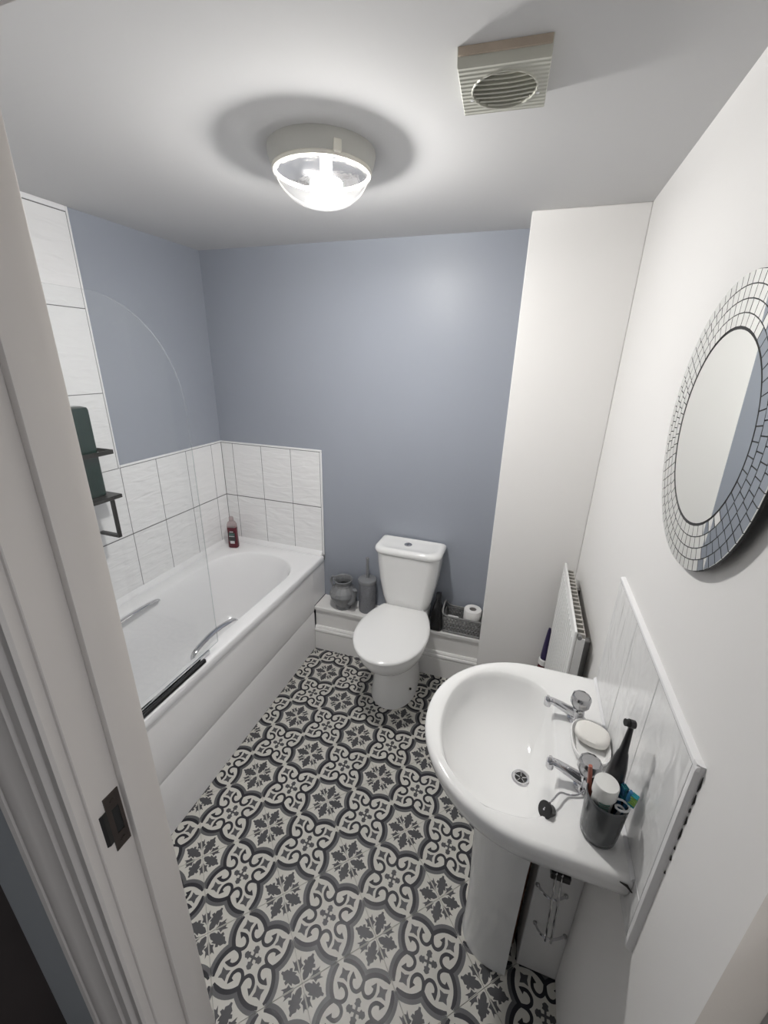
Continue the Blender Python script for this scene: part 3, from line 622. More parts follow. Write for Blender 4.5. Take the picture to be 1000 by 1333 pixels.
b = NB(); tube(b, smooth_path([(jx + 0.056, jy - 0.036, ZX + 0.062), (jx + 0.082, jy - 0.046, ZX + 0.088), (jx + 0.086, jy - 0.048, ZX + 0.130), (jx + 0.096, jy - 0.052, ZX + 0.165)], 5), [0.018, 0.017, 0.0165, 0.016, 0.0155, 0.015, 0.014, 0.013, 0.012, 0.0115, 0.011, 0.011, 0.011, 0.011, 0.012, 0.013], 10); obj('spout', b, 'jug_grey', jug)

tbx, tby = -0.762, 2.005
tb = thing('toilet_brush', (tbx, tby, ZX), 'grey textured toilet brush holder with upright handle', 'toilet brush')
b = NB(); lathe(b, (tbx, tby, ZX), [(0.046, 0), (0.049, 0.003), (0.050, 0.02), (0.051, 0.185), (0.050, 0.190)], 32); obj('holder', b, 'brush_grey', tb)
b = NB(); lathe(b, (tbx, tby, ZX), [(0.049, 0.190), (0.054, 0.192), (0.055, 0.205), (0.053, 0.211), (0.040, 0.216), (0.012, 0.219), (0.008, 0.222)], 32); obj('lid', b, 'jug_grey', tb)
b = NB(); lathe(b, (tbx, tby, ZX), [(0.009, 0.219), (0.0085, 0.235), (0.0085, 0.335), (0.0095, 0.340), (0.0095, 0.346), (0.006, 0.350)], 18); obj('handle', b, 'jug_grey', tb)

kx, ky = -0.330, 1.972
bb = thing('cleaner_bottle', (kx, ky, ZX), 'glossy black bottle squeezed between toilet and grey basket', 'bottle')
b = NB(); loft(b, [rrect(kx - 0.028, kx + 0.026, ky - 0.026, ky + 0.03, ZX, 0.012, 4), rrect(kx - 0.034, kx + 0.032, ky - 0.032, ky + 0.035, ZX + 0.006, 0.016, 4), rrect(kx - 0.034, kx + 0.034, ky - 0.032, ky + 0.035, ZX + 0.085, 0.018, 4), rrect(kx - 0.030, kx + 0.032, ky - 0.022, ky + 0.030, ZX + 0.12, 0.018, 4), rrect(kx - 0.020, kx + 0.018, ky - 0.012, ky + 0.022, ZX + 0.165, 0.012, 4), rrect(kx - 0.012, kx + 0.012, ky - 0.006, ky + 0.016, ZX + 0.195, 0.010, 4)])
obj('body', b, 'black_plastic', bb)
b = NB(); loft(b, [rrect(kx - 0.014, kx + 0.016, ky - 0.010, ky + 0.020, ZX + 0.195, 0.008, 4), rrect(kx - 0.012, kx + 0.014, ky - 0.008, ky + 0.018, ZX + 0.225, 0.008, 4)]); obj('cap', b, 'charcoal', bb)

# lattice basket
bk = thing('storage_basket', (-0.185, 2.0, ZX), 'grey woven-look plastic basket with curved handle rim on the boxing', 'basket')
bx0, bx1, by0, by1, bh = -0.286, -0.090, 1.957, 2.064, 0.108
def rim_z(x):                       # the rim sweeps up into a handle at the left end
    return ZX + bh
def wallpt(side, t, z):
    k = (z - ZX) / bh; fl = 0.008 * k
    X0, X1, Y0, Y1 = bx0 - fl, bx1 + fl * 0.5, by0 - fl, by1
    return {'f': (X0 + (X1 - X0) * t, Y0, z), 'b': (X0 + (X1 - X0) * t, Y1, z), 'l': (X0, Y0 + (Y1 - Y0) * t, z), 'r': (X1, Y0 + (Y1 - Y0) * t, z)}[side]
obj('basket_floor', bx((bx0, by0, ZX), (bx1, by1, ZX + 0.004), 0.001), 'basket_grey', bk)
for side in 'fblr':
    b = NB(); n = 12 if side in 'fb' else 6
    for row in range(3):
        za, zb_ = ZX + 0.014 + row * 0.028, ZX + 0.014 + (row + 1) * 0.028
        for k in range(n):
            t0, t1, tm = k / n, (k + 1) / n, (k + 0.5) / n
            tube(b, [wallpt(side, t0, za), wallpt(side, tm, zb_)], 0.0038, 5); tube(b, [wallpt(side, tm, zb_), wallpt(side, t1, za)], 0.0038, 5)
        tube(b, [wallpt(side, 0, zb_), wallpt(side, 1, zb_)], 0.0030, 5)
    tube(b, [wallpt(side, 0, ZX + 0.010), wallpt(side, 1, ZX + 0.010)], 0.007, 6)
    for t in (0, 1): tube(b, [wallpt(side, t, ZX + 0.002), wallpt(side, t, ZX + bh)], 0.005, 6)
    obj('lattice_wall', b, 'basket_grey', bk)
b = NB(); zt_ = ZX + bh
tube(b, smooth_path([wallpt('f', 1, zt_), wallpt('f', 0.5, zt_), wallpt('f', 0.12, zt_ + 0.002), wallpt('f', 0.0, zt_ + 0.022), wallpt('l', 0.3, zt_ + 0.045), wallpt('l', 0.7, zt_ + 0.045), wallpt('b', 0.0, zt_ + 0.022), wallpt('b', 0.12, zt_ + 0.002), wallpt('b', 0.5, zt_), wallpt('b', 1, zt_)], 5), 0.005, 8); tube(b, [wallpt('r', 0, zt_), wallpt('r', 1, zt_)], 0.005, 8)
obj('rim', b, 'basket_grey', bk)
b = NB(); rr_c = (-0.1425, 2.010); z0 = ZX + 0.0045
lathe(b, (*rr_c, z0), [(0.019, 0.012), (0.0455, 0.012), (0.0475, 0.016), (0.0475, 0.138), (0.0455, 0.142), (0.019, 0.142), (0.019, 0.012)], 36, False, False)
tr = thing('toilet_roll', (*rr_c, z0), 'white toilet paper roll standing upright in the grey basket', 'toilet roll')
obj('paper', b, 'paper', tr, angle=40)
b = NB(); lathe(b, (*rr_c, z0), [(0.0188, 0.0), (0.0188, 0.141), (0.0178, 0.141), (0.0178, 0.0), (0.0188, 0.0)], 28, False, False); obj('card_core', b, 'card', tr)
b = NB(); box(b, (-0.274, 1.976, ZX + 0.0045), (-0.214, 2.002, ZX + 0.088), 0.004, 2)
o = obj('wipes_pack', b, 'white_plastic'); tag(o, 'small white packet poking up inside the grey basket', 'packet')

# ================================================================== RADIATOR + bottles behind
rd = thing('radiator', (0.26, 1.5, 0.3), 'white panel radiator on the right wall beyond the basin', 'radiator')
ry0, ry1, rz0, rz1, rfx = 1.253, 1.768, 0.33, 0.922, 0.235
b = NB(); box(b, (rfx, ry0, rz0), (rfx + 0.009, ry1, rz1), 0.003, 2); obj('front_panel', b, 'radiator_white', rd)
for k in range(14):
    yy = ry0 + 0.028 + k * (ry1 - ry0 - 0.056) / 13
    obj('panel_flute', bx((rfx - 0.0025, yy - 0.007, rz0 + 0.03), (rfx + 0.002, yy + 0.007, rz1 - 0.035), 0.002), 'radiator_white', rd)
nf = 17
b0 = bx((0, -0.0045, 0), (0.026, 0.0045, rz1 - rz0 - 0.07), 0.001); f0 = obj('fin', b0, 'fin_metal', rd); f0.location = (rfx + 0.012, ry0 + 0.028, rz0 + 0.05)
for k in range(1, nf):
    c = f0.copy(); COL.objects.link(c); c.parent = rd; c.matrix_parent_inverse = f0.matrix_parent_inverse.copy(); c.location = (rfx + 0.012, ry0 + 0.028 + k * (ry1 - ry0 - 0.056) / (nf - 1), rz0 + 0.05)
obj('fin_sheet', bx((rfx + 0.036, ry0 + 0.02, rz0 + 0.05), (rfx + 0.038, ry1 - 0.02, rz1 - 0.022)), 'fin_metal', rd)
obj('end_cover', bx((rfx + 0.010, ry0 - 0.002, rz0 + 0.02), (rfx + 0.034, ry0 + 0.004, rz1 - 0.022), 0.001), 'radiator_white', rd)
b = NB(); tube(b, [(rfx + 0.016, ry0 - 0.008, rz1 - 0.016), (rfx + 0.016, ry0 + 0.01, rz1 - 0.016)], 0.007, 12); obj('bleed_valve', b, 'valve_grey', rd)
for yy in (ry0 + 0.08, ry1 - 0.08): obj('wall_bracket', bx((rfx + 0.038, yy - 0.012, 0.40), (XR - 0.0005, yy + 0.012, 0.85), 0.001), 'valve_grey', rd)

cb = thing('spray_bottle', (0.232, 1.80, 0), 'red bottle with white collar and dark purple nozzle, half hidden by radiator', 'bottle')
c = (0.232, 1.802, 0)
b = NB(); lathe(b, c, [(0.026, 0), (0.030, 0.006), (0.030, 0.24), (0.029, 0.31), (0.024, 0.343), (0.0215, 0.358)], 24); obj('body', b, 'red_plastic', cb)
b = NB(); lathe(b, c, [(0.0215, 0.356), (0.0245, 0.359), (0.0240, 0.384), (0.021, 0.388), (0.014, 0.390)], 24); obj('collar', b, 'white_plastic', cb)
b = NB(); lathe(b, c, [(0.019, 0.389), (0.0190, 0.41), (0.014, 0.48), (0.008, 0.545), (0.0055, 0.560), (0.0005, 0.562)], 24); obj('nozzle', b, 'purple_plastic', cb)

# ================================================================== WASHBASIN
ZR = 0.857
wb = thing('washbasin', (0.12, 0.86, 0), 'white ceramic pedestal washbasin with two chrome taps', 'washbasin')
BY = 0.862
XW = SX - 0.001
def basin_out(z, ins=0.0, sc=1.0, xs=0.0, n=40, bev=0.0):
    """D plan: elliptical front, straight flanks, flat back at the wall"""
    P = []; cx = 0.125 + xs; ax = (0.275 - ins) * sc; ay = (0.270 - ins) * sc; xb_ = XW - bev
    m = 6
    for k in range(m): P.append((xb_ + (cx - xb_) * k / m, BY - ay, z))
    for k in range(n + 1):
        a = -PI / 2 - PI * k / n; P.append((cx + ax * math.cos(a), BY + ay * math.sin(a), z))
    for k in range(1, m + 1): P.append((cx + (xb_ - cx) * k / m, BY + ay, z))
    return P                                              # 2m + n + 1 points
def basin_in(z, k=1.0, dx=0.0, n=40, m=6):
    """bowl opening: wide round front, flatter back edge; same point count"""
    N = 2 * m + n + 1; P = []; cx, cy = 0.050 + dx, BY - 0.008
    for q in range(N):
        src = basin_out(0)[q]
        a = math.atan2((src[1] - cy) / 1.0, (src[0] - cx) / 1.0)
        c, s = math.cos(a), math.sin(a); ax = (0.160 if c < 0 else 0.136) * k; ay = 0.216 * k; e = 2.1 if c < 0 else 3.2
        r = (abs(c / ax) ** e + abs(s / ay) ** e) ** (-1 / e)
        P.append((cx + r * c, cy + r * s, z))
    return P
b = NB()
def under(z, k, cx=0.15):
    o_ = basin_out(z); return [(cx + (p[0] - cx) * (k if p[0] < cx else 1.0), BY + (p[1] - BY) * k, z) for p in o_]
rings = [under(0.665, 0.36), under(0.672, 0.42), under(0.70, 0.56), under(0.735, 0.74), under(0.765, 0.87), under(0.79, 0.945), under(0.812, 0.975), basin_out(0.828, 0.004), basin_out(0.842, 0.0), basin_out(0.851, 0.002), basin_out(0.856, 0.007), basin_out(ZR, 0.014), basin_out(ZR - 0.0005, 0.026)]
inn = [basin_in(ZR - 0.002, 1.0), basin_in(ZR - 0.006, 0.975), basin_in(ZR - 0.020, 0.945), basin_in(ZR - 0.05, 0.88), basin_in(ZR - 0.085, 0.77, 0.01), basin_in(ZR - 0.112, 0.60, 0.022), basin_in(ZR - 0.128, 0.42, 0.036), basin_in(ZR - 0.136, 0.24, 0.050), basin_in(ZR - 0.139, 0.13, 0.058)]
loft(b, rings + inn); obj('basin', b, 'ceramic', wb, angle=70)
# pedestal: open-backed half column
b = NB()
def ped(z, hw, xf_, n=24):
    P = []; xb_ = 0.158
    for k in range(n + 1):
        a = PI / 2 + PI * k / n; P.append((xb_ - 0.03 + (xb_ - 0.03 - xf_) * math.cos(a), BY + hw * math.sin(a), z))
    P.append((xb_, BY - hw, z)); P.append((xb_, BY + hw, z)); return P
loft(b, [ped(0.0, 0.088, 0.018), ped(0.012, 0.088, 0.018), ped(0.03, 0.084, 0.022), ped(0.2, 0.080, 0.022), ped(0.45, 0.084, 0.012), ped(0.58, 0.094, -0.002), ped(0.66, 0.110, -0.018), ped(0.70, 0.122, -0.03)]); obj('pedestal', b, 'ceramic', wb, angle=50)
# upright pipes added behind the pedestal to darken the gap
b = NB(); tube(b, [(0.176, 0.905, 0.0), (0.176, 0.905, 0.70)], 0.014, 14); obj('gap_dark_pipe', b, 'charcoal', wb)
b = NB(); tube(b, [(0.174, 0.866, 0.0), (0.174, 0.866, 0.70)], 0.0075, 12); obj('gap_copper_pipe', b, 'copper', wb)
# waste
dx_, dy_, dz_ = 0.108, BY - 0.016, ZR - 0.1385
b = NB(); lathe(b, (dx_, dy_, dz_), [(0.0145, -0.004), (0.0150, 0.0022), (0.019, 0.0035), (0.0225, 0.0028), (0.0235, 0.0005), (0.0235, -0.004)], 32, False, False); dr = obj('waste', b, 'chrome', wb)
b = NB(); lathe(b, (dx_, dy_, dz_), [(0.0149, 0.0006), (0.0001, 0.0004)], 24, False, True); obj('waste_hole', b, 'drain_dark', dr)
b = NB()
for k in range(5):
    a = 2 * PI * k / 5 + 0.3; tube(b, [(dx_ + 0.003 * math.cos(a), dy_ + 0.003 * math.sin(a), dz_ + 0.0016), (dx_ + 0.0145 * math.cos(a), dy_ + 0.0145 * math.sin(a), dz_ + 0.0016)], 0.0017, 6)
obj('waste_grid', b, 'dull_chrome', dr)
# overflow slot on the back of the bowl
b = NB(); tube(b, [(0.176, BY - 0.028, ZR - 0.030), (0.176, BY - 0.004, ZR - 0.030)], 0.006, 12); obj('overflow', b, 'dull_chrome', wb)
# taps
def tap(y, ang):
    xf = Matrix.Translation((0.226, y, ZR - 0.0005)) @ Matrix.Rotation(math.radians(ang), 4, 'Z')
    b = NB(); lathe(b, (0, 0, 0), [(0.023, 0), (0.023, 0.003), (0.018, 0.006), (0.0155, 0.010), (0.0150, 0.028), (0.0135, 0.036), (0.010, 0.040)], 26, xf=xf)
    pts = [xf @ Vector(p) for p in smooth_path([(0.004, 0, 0.014), (-0.025, 0, 0.024), (-0.050, 0, 0.033), (-0.068, 0, 0.038), (-0.078, 0, 0.037)], 5)]
    n = len(pts); tube(b, pts, [0.0135 - 0.0050 * min(1, i / (n * 0.75)) + (0.0030 if i > n * 0.78 else 0) for i in range(n)], 14)
    tube(b, [xf @ Vector((-0.074, 0, 0.040)), xf @ Vector((-0.075, 0, 0.021))], [0.0105, 0.0088], 14)
    t = obj('tap', b, 'chrome', wb, angle=40)
    b = NB(); R_ = []
    for r, z in ((0.012, 0.040), (0.018, 0.043), (0.0235, 0.053), (0.0245, 0.066), (0.0225, 0.076), (0.0200, 0.0785), (0.0185, 0.0765), (0.001, 0.0760)):
        R_.append([tuple(xf @ Vector((max(r, 1e-4) * (1 - 0.05 * (k % 2)) * math.cos(2 * PI * k / 20), max(r, 1e-4) * (1 - 0.05 * (k % 2)) * math.sin(2 * PI * k / 20), z))) for k in range(20)])
    loft(b, R_); obj('tap_knob', b, 'dull_chrome', t, angle=50)
    return t
tap(0.950, -2)
tap(0.757, -5)
# plug on its chain, resting on the rim
b = NB(); xf = Matrix.Translation((0.150, 0.676, ZR - 0.001)) @ Matrix.Rotation(0.5, 4, 'Z') @ Matrix.Rotation(-1.05, 4, 'Y')
lathe(b, (0, 0, 0), [(0.012, -0.008), (0.0145, 0.006), (0.0165, 0.008), (0.0165, 0.012), (0.0001, 0.0125)], 24, xf=xf); pg = obj('plug', b, 'black_rubber', wb)
ch = smooth_path([xf @ Vector((0, 0, 0.0125)), (0.158, 0.692, ZR + 0.016), (0.172, 0.712, ZR + 0.014), (0.190, 0.722, ZR + 0.004), (0.208, 0.728, ZR + 0.004), (0.222, 0.738, ZR + 0.010)], 12)
b = NB()
for p in ch[::2]:
    bmesh.ops.create_uvsphere(b, u_segments=8, v_segments=6, radius=0.0024, matrix=Matrix.Translation(p))
tube(b, ch, 0.0009, 6); obj('chain', b, 'chrome', pg)
# dark mark in the sealant at the wall corner
b = NB(); tube(b, [(SX - 0.022, 0.5915, ZR - 0.010), (SX - 0.010, 0.5905, ZR - 0.013), (SX - 0.001, 0.588, ZR - 0.022)], [0.0010, 0.0024, 0.0012], 8); obj('sealant_crack', b, 'mould', wb)
b = NB(); prof = [(0, 0), (-0.006, 0), (-0.004, 0.004), (0, 0.007)]; loft(b, [[(SX + p, 0.594, ZR - 0.001 + q) for p, q in prof], [(SX + p, 1.13, ZR - 0.001 + q) for p, q in prof]]); obj('sealant', b, 'trim_white', wb)

# chrome wire holder on the boxed pipe
wr = thing('wire_holder', (0.23, 0.81, 0.24), 'chrome wire roll holder fixed to the boxed pipe under the basin', 'holder')
b = NB()
tube(b, smooth_path([(0.196, 0.812, 0.395), (0.215, 0.792, 0.398), (0.240, 0.790, 0.396), (0.268, 0.811, 0.392)], 5), 0.0035, 8)
obj('cross_wire', b, 'chrome', wr); b = NB()
tube(b, smooth_path([(0.212, 0.812, 0.232), (0.226, 0.788, 0.238), (0.256, 0.786, 0.236), (0.292, 0.811, 0.226)], 5), 0.0035, 8)
obj('cross_wire', b, 'chrome', wr)
for xx in (0.232, 0.246):
    b = NB(); tube(b, [(xx - 0.006, 0.7895, 0.50), (xx, 0.7865, 0.395), (xx + 0.008, 0.784, 0.225)], 0.0035, 8); obj('upright_wire', b, 'chrome', wr)
for p in ((0.196, 0.812, 0.395), (0.268, 0.811, 0.392), (0.212, 0.812, 0.232), (0.292, 0.811, 0.226)):
    b = NB(); bmesh.ops.create_uvsphere(b, u_segments=12, v_segments=8, radius=0.006, matrix=Matrix.Translation(p)); obj('end_ball', b, 'dull_chrome', wr)
obj('top_clip', bx((0.214, 0.786, 0.478), (0.262, 0.812, 0.500), 0.002), 'black_plastic', wr)

# ---- on the basin
sd = thing('soap_dish', (0.246, 0.868, ZR), 'white ceramic oval soap dish between the two basin taps', 'soap dish')
b = NB()
def ov(hx, hy, z, cx=0.246, cy=0.868):
    P = []
    for k in range(40):
        a = 2 * PI * k / 40; c, s = math.cos(a), math.sin(a); e = 2.6
        r = (abs(c / hx) ** e + abs(s / hy) ** e) ** (-1 / e); P.append((cx + r * c, cy + r * s, z))
    return P
loft(b, [ov(0.034, 0.052, ZR), ov(0.040, 0.060, ZR + 0.006), ov(0.043, 0.064, ZR + 0.020), ov(0.043, 0.064, ZR + 0.024), ov(0.0405, 0.0615, ZR + 0.025), ov(0.037, 0.058, ZR + 0.020), ov(0.033, 0.053, ZR + 0.009), ov(0.01, 0.02, ZR + 0.008)]); obj('dish', b, 'ceramic', sd, angle=60)
b = NB(); xs_ = Matrix.Translation((0.250, 0.880, ZR + 0.029)) @ Matrix.Rotation(0.22, 4, 'X') @ Matrix.Rotation(-0.25, 4, 'Z')
loft(b, [[tuple(xs_ @ Vector((p[0], p[1], p[2]))) for p in ov(hx, hy, z, 0, 0)] for hx, hy, z in ((0.026, 0.019, -0.013), (0.034, 0.025, -0.010), (0.0385, 0.029, -0.002), (0.0385, 0.029, 0.005), (0.036, 0.027, 0.0105), (0.026, 0.018, 0.012))])
tag(obj('soap_bar', b, 'soap', angle=60), 'white oval bar of soap lying in the soap dish', 'soap')

cx_, cy_ = 0.240, 0.662
cup = thing('tumbler', (cx_, cy_, ZR), 'dark grey toothbrush tumbler on the near basin corner', 'tumbler')
b = NB(); lathe(b, (cx_, cy_, ZR), [(0.028, 0), (0.032, 0.003), (0.034, 0.02), (0.0375, 0.098), (0.038, 0.104), (0.0365, 0.106), (0.035, 0.102), (0.031, 0.02), (0.002, 0.012)], 40); obj('body', b, 'cup_grey', cup, angle=50)
def along(p, q, t): return tuple(Vector(p) + (Vector(q) - Vector(p)) * t)
def spin(p, q):
    d = (Vector(q) - Vector(p)).normalized(); return Matrix.Translation(Vector(p)) @ d.to_track_quat('Z', 'Y').to_matrix().to_4x4()
# electric toothbrush
p, q = (cx_ + 0.004, cy_ + 0.014, ZR + 0.014), (0.254, 0.690, 1.122)
et = thing('electric_toothbrush', p, 'black electric toothbrush leaning tallest in the dark tumbler', 'toothbrush')
Lb = (Vector(q) - Vector(p)).length; xf = spin(p, q)
b = NB(); lathe(b, (0, 0, 0), [(0.012, 0), (0.0145, 0.004), (0.0165, 0.06), (0.0165, 0.12), (0.0145, 0.150), (0.0100, 0.178), (0.0080, 0.184)], 24, xf=xf); obj('handle', b, 'charcoal', et)
b = NB(); lathe(b, (0, 0, 0), [(0.0080, 0.184), (0.0070, 0.195), (0.0052, 0.225), (0.0045, Lb - 0.012), (0.0050, Lb - 0.004), (0.003, Lb)], 18, xf=xf)
hd = xf @ Vector((0, 0, Lb - 0.005)); hv = Vector((-0.75, -0.15, 0.15)).normalized()
tube(b, [hd - hv * 0.004, hd + hv * 0.006], [0.0075, 0.0080], 16); obj('brush_head', b, 'charcoal', et)
b = NB(); tube(b, [hd + hv * 0.006, hd + hv * 0.013], [0.006, 0.0066], 14); obj('bristles', b, 'bristle_black', et)
# toothpaste tube, cap up
p, q = (cx_ - 0.010, cy_ - 0.004, ZR + 0.014), (0.229, 0.652, 1.004)
tp = thing('toothpaste_tube', p, 'white toothpaste tube with broad white cap upright in the tumbler', 'toothpaste'); xf = spin(p, q); Lb = (Vector(q) - Vector(p)).length
b = NB(); loft(b, [[tuple(xf @ Vector((hx * math.cos(2 * PI * k / 24), hy * math.sin(2 * PI * k / 24), z))) for k in range(24)] for hx, hy, z in ((0.019, 0.002, 0), (0.0185, 0.008, 0.04), (0.0185, 0.015, 0.09), (0.0185, 0.0185, Lb - 0.034), (0.0185, 0.0185, Lb - 0.030))]); obj('tube', b, 'toothpaste_white', tp)
b = NB(); lathe(b, (0, 0, 0), [(0.0205, Lb - 0.030), (0.0215, Lb - 0.028), (0.0215, Lb - 0.003), (0.0200, Lb), (0.0001, Lb + 0.0003)], 30, xf=xf); obj('cap', b, 'toothpaste_white', tp)
for k in range(4):
    b = NB(); a0 = -1.9 + 0.0 * k; R_ = []
    for z in (Lb - 0.062 + k * 0.008, Lb - 0.059 + k * 0.008):
        R_.append([tuple(xf @ Vector((0.0193 * math.cos(a0 + t * 0.14), 0.0193 * math.sin(a0 + t * 0.14), z))) for t in range(8)] + [tuple(xf @ Vector((0.0175 * math.cos(a0 + t * 0.14), 0.0175 * math.sin(a0 + t * 0.14), z))) for t in range(7, -1, -1)])
    loft(b, R_); obj('print_line', b, 'toothpaste_green', tp)
# manual toothbrushes
def manual(nm_label, p, q, mh, head, mb, tip=None, curl=False):
    t = thing('toothbrush', p, nm_label, 'toothbrush', 'toothbrushes in the tumbler'); P = smooth_path([p, along(p, q, 0.55), q], 5)
    b = NB(); n = len(P); tube(b, P, [0.0058 - 0.0022 * i / (n - 1) for i in range(n)], 10); obj('handle', b, mh, t)
    if head:
        d = (Vector(q) - Vector(p)).normalized(); side = Vector(head).normalized(); side = (side - d * side.dot(d)).normalized()
        xf = Matrix.Translation(Vector(q)); b = NB()
        tube(b, [Vector(q) - d * 0.002, Vector(q) + d * 0.012, Vector(q) + d * 0.026], [0.0045, 0.0065, 0.0045], 10, flat=0.6); h = obj('head', b, mh, t)
        b = NB()
        v = d.cross(side).normalized()
        for i in range(6):
            for j in range(3):
                o_ = Vector(q) + d * (0.001 + i * 0.0045) + v * (j - 1) * 0.0036
                tube(b, [o_ + side * 0.002, o_ + side * 0.013], 0.0017, 5, mi=(0 if (i in (0, 5) or j == 1) else 1))
        obj('bristles', b, mb, h)
    return t
manual('toothbrush with bright blue and lime bristles at the tumbler rim', (cx_ + 0.019, cy_ - 0.010, ZR + 0.014), (0.268, 0.653, 0.972), 'brush_blue', (0.8, -0.5, 0.5), ['brush_teal', 'brush_lime'])
manual('toothbrush with blue bristles behind the lime one', (cx_ + 0.024, cy_ + 0.000, ZR + 0.014), (0.261, 0.670, 0.968), 'brush_blue', (0.2, -0.5, 0.85), ['brush_teal', 'brush_blue'])
manual('red and white toothbrush handle standing handle-up in the tumbler', (cx_ - 0.019, cy_ + 0.016, ZR + 0.014), (0.204, 0.680, 1.003), 'brush_red', None, None)
t = thing('interdental_brush', (cx_ + 0.01, cy_ - 0.014, ZR + 0.02), 'white curled brush tip poking over the front rim of the tumbler', 'brush')
b = NB(); tube(b, [(cx_ + 0.006, cy_ - 0.008, ZR + 0.016), (cx_ + 0.018, cy_ - 0.020, ZR + 0.100)], 0.003, 8); obj('stem', b, 'bristle_white', t)
b = NB(); tube(b, [(cx_ + 0.018 + (0.006 + 0.0008 * k) * math.cos(k * 0.7), cy_ - 0.020 + (0.005 + 0.0005 * k) * math.sin(k * 0.7), ZR + 0.102 + 0.0012 * k) for k in range(14)], 0.0022, 8); obj('curl', b, 'bristle_white', t)

# ================================================================== MIRROR
my, mz, mr0, mr1 = 0.822, 1.628, 0.156, 0.232
mx = XR - 0.012
mir = thing('mirror', (XR - 0.007, my, mz - mr1), 'round wall mirror with a mosaic rim of small mirror pieces', 'mirror')
def mring(r, x, n=72): return [(x, my + r * math.cos(2 * PI * k / n), mz + r * math.sin(2 * PI * k / n)) for k in range(n)]
b = NB(); loft(b, [mring(mr1 - 0.030, XR - 0.0075), mring(mr1 - 0.010, mx + 0.0045), mring(mr1, mx + 0.004), mring(mr1, mx + 0.001), mring(mr0 - 0.001, mx + 0.001)], True, True); obj('backing', b, 'mirror_back', mir)
b = NB(); loft(b, [mring(mr0 - 0.0030, mx + 0.0008), mring(mr0 - 0.0030, mx - 0.0002)], True, True); obj('mirror_glass', b, 'mirror', mir, smooth=False)
rr_ = [mr0 + 0.0010, mr0 + 0.0197, mr0 + 0.0386, mr0 + 0.0575, mr1]
for q, n in enumerate((52, 58, 64, 70)):
    ra, rb = rr_[q] + 0.0008, rr_[q + 1] - 0.0008; da = 2 * PI / n / 2 - 0.0009 / ((ra + rb) / 2)
    b = NB()
    F = [(0, r * math.cos(a), r * math.sin(a)) for r, a in ((ra, -da), (rb, -da), (rb, da), (ra, da))]
    loft(b, [[(0.0018, y, z) for _, y, z in F], [(0.0, y, z) for _, y, z in F]])
    rm = sum((Vector(f) for f in F), Vector()) / 4
    bmesh.ops.translate(b, vec=-rm, verts=b.verts)
    p0 = obj('mosaic_piece', b, 'mirror', mir, smooth=False)
    for k in range(n):
        a = 2 * PI * (k + 0.5 * (q % 2)) / n
        o = p0 if k == 0 else p0.copy()
        if k: COL.objects.link(o); o.parent = mir; o.matrix_parent_inverse = p0.matrix_parent_inverse.copy()
        ra_ = Matrix.Rotation(a, 4, 'X'); pos = ra_ @ rm
        tilt = Matrix.Rotation(random.gauss(0, 0.006), 4, 'Y') @ Matrix.Rotation(random.gauss(0, 0.006), 4, 'Z')
        o.matrix_basis = Matrix.Translation((mx - 0.0008, my + pos.y, mz + pos.z)) @ tilt @ ra_

# the mirror hangs a touch out of parallel with the wall
mir.rotation_euler = (0, -0.015, -0.0275)

# ================================================================== CEILING LAMP
lx, ly = -0.610, 1.234
lp = thing('ceiling_lamp', (lx, ly, ZC), 'round ceiling lamp with lit prismatic glass dome', 'lamp')
b = NB(); lathe(b, (lx, ly, ZC), [(0.1425, -0.0002), (0.1435, -0.004), (0.141, -0.018), (0.135, -0.039), (0.131, -0.043), (0.124, -0.043), (0.124, -0.0425)], 64, True, False); obj('base', b, 'lamp_base', lp, angle=40)
b = NB(); lathe(b, (lx, ly, ZC), [(0.124, -0.0425), (0.112, -0.032), (0.085, -0.020), (0.045, -0.011), (0.001, -0.009)], 48, False, True); rf = obj('reflector', b, 'reflector', lp, angle=40); rf['label'] = 'silvered reflector added inside the dome to keep it from blowing out'  # mirror surface added so the lit lamp interior reads darker
b = NB(); lathe(b, (lx, ly, ZC), [(0.131, -0.040), (0.1335, -0.045), (0.130, -0.051), (0.124, -0.052), (0.122, -0.047), (0.124, -0.042), (0.131, -0.040)], 64, False, False); obj('glass_ring', b, 'lamp_ring', lp)
b = NB(); dm = []
for k in range(13):
    a = PI / 2 * k / 12; dm.append((0.1245 * math.cos(a) ** 0.8, -0.048 - 0.076 * math.sin(a) ** 1.15))
lathe(b, (lx, ly, ZC), dm[:-1] + [(0.0005, -0.124)], 64, False, True); obj('glass_dome', b, 'lamp_glass', lp, angle=60)
b = NB(); lathe(b, (lx + 0.012, ly - 0.002, ZC), [(0.016, -0.009), (0.016, -0.052), (0.011, -0.064)], 20); obj('bulb_holder', b, 'lamp_ring', lp)
b = NB(); lathe(b, (lx + 0.012, ly - 0.002, ZC), [(0.012, -0.064), (0.038, -0.065), (0.043, -0.069), (0.044, -0.081), (0.042, -0.089), (0.036, -0.092), (0.001, -0.093)], 20, True, True); obj('bulb', b, 'bulb_glow', lp)
b = NB(); xa = Matrix.Translation((lx, ly, ZC)) @ Matrix.Rotation(math.radians(-48), 4, 'Z')
box(b, (0.128, -0.010, -0.046), (0.1415, 0.010, -0.020), 0.002, xf=xa); o = obj('spring_clip', b, 'lamp_ring', lp)

# ================================================================== EXTRACTOR FAN
fn = thing('extractor_fan', (-0.126, 1.03, ZC), 'square yellowed extractor fan with round louvred grille on the ceiling', 'fan')
fx0, fx1, fy0, fy1 = -0.206, -0.046, 0.948, 1.116; zf = ZC - 0.024
fcx, fcy, fr = (fx0 + fx1) / 2 + 0.002, 1.040, 0.059
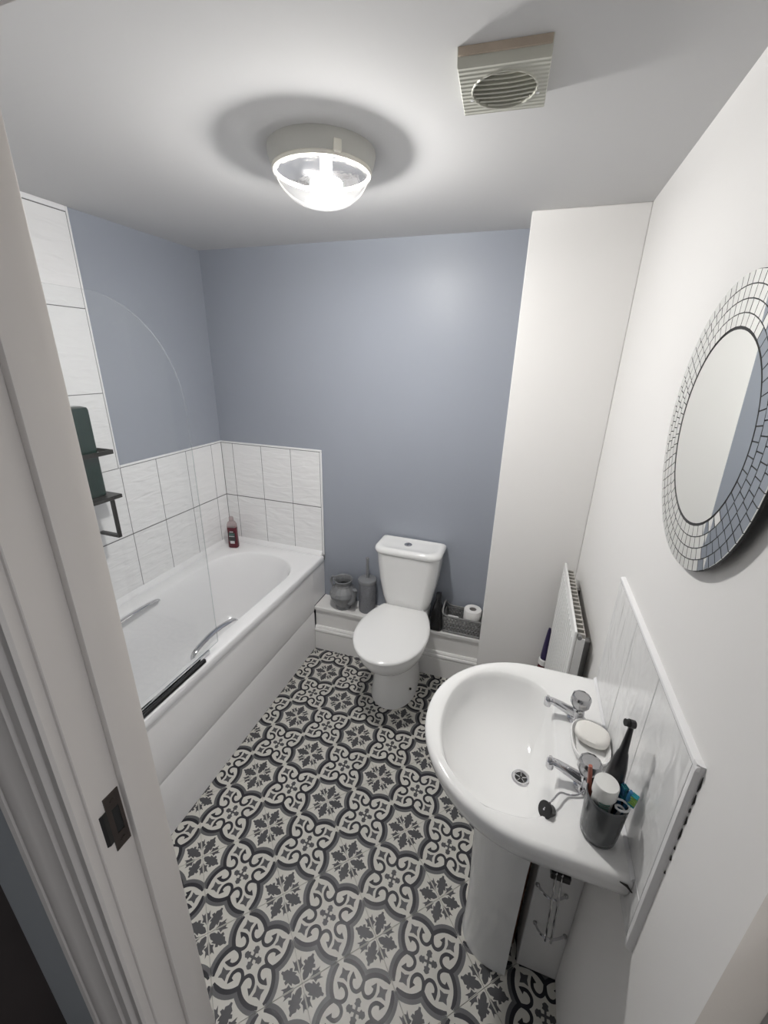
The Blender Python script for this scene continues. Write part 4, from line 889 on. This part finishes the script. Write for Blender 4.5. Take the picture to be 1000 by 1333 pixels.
# face plate with a round opening
b = NB(); n = 48
sq = []
for k in range(n):
    a = 2 * PI * k / n; c, s = math.cos(a), math.sin(a); tx = ((fx1 if c > 0 else fx0) - fcx) / c if abs(c) > 1e-6 else 1e9; ty = ((fy1 if s > 0 else fy0 + 0.012) - fcy) / s if abs(s) > 1e-6 else 1e9
    t = min(tx, ty); sq.append((fcx + t * c, fcy + t * s))
# snap nearest samples onto the corners
for cxn, cyn in ((fx0, fy0 + 0.012), (fx1, fy0 + 0.012), (fx0, fy1), (fx1, fy1)):
    i = min(range(n), key=lambda k: (sq[k][0] - cxn) ** 2 + (sq[k][1] - cyn) ** 2); sq[i] = (cxn, cyn)
outer_t = [(fx0 + (x - fx0) * 1.0, (y if y > fy0 + 0.0125 else fy0), ZC) for x, y in sq]
ring = lambda r, z: [(fcx + r * math.cos(2 * PI * k / n), fcy + r * math.sin(2 * PI * k / n), z) for k in range(n)]
loft(b, [outer_t, [(x, y, zf + 0.002) for x, y in sq], [(fcx + (x - fcx) * 0.985, fcy + (y - fcy) * 0.985, zf) for x, y in sq], ring(fr + 0.003, zf), ring(fr + 0.002, zf - 0.0022), ring(fr, zf - 0.0022), ring(fr, zf + 0.016)], False, False)
obj('cover', b, 'fan_plastic', fn, angle=30)
obj('dusty_edge', bx((fx0 + 0.002, fy0 - 0.0006, ZC - 0.012), (fx1 - 0.002, fy0 + 0.004, ZC), 0.0004), 'fan_dust', fn)
b = NB(); loft(b, [ring(fr, zf + 0.014), ring(fr, zf + 0.015)], True, True); obj('duct', b, 'fan_dark', fn)
for k in range(8):
    yy = fcy - fr + 0.0085 + k * (2 * fr - 0.013) / 7.4; hw = math.sqrt(max(0, (fr - 0.0005) ** 2 - (yy - fcy) ** 2))
    if hw < 0.008: continue
    b = NB(); R_ = []
    for i in range(9):
        u = -1 + 2 * i / 8; yb_ = yy + 0.005 * (1 - u * u) - 0.0025; x = fcx + hw * u
        R_.append([(x, yb_ - 0.0018, zf + 0.001), (x, yb_ + 0.0012, zf + 0.0), (x, yb_ + 0.005, zf + 0.011), (x, yb_ + 0.003, zf + 0.0118)])
    loft(b, R_); obj('louvre', b, 'fan_plastic', fn)
for sx in (-1, 1):
    b = NB(); lathe(b, (fcx + sx * 0.062, 1.062, zf - 0.0012), [(0.0035, 0.0015), (0.0035, 0.0004), (0.002, 0.0), (0.0001, 0.0)], 14); obj('screw', b, 'trim_white', fn)
fn.rotation_euler = (0, 0, 0.065)
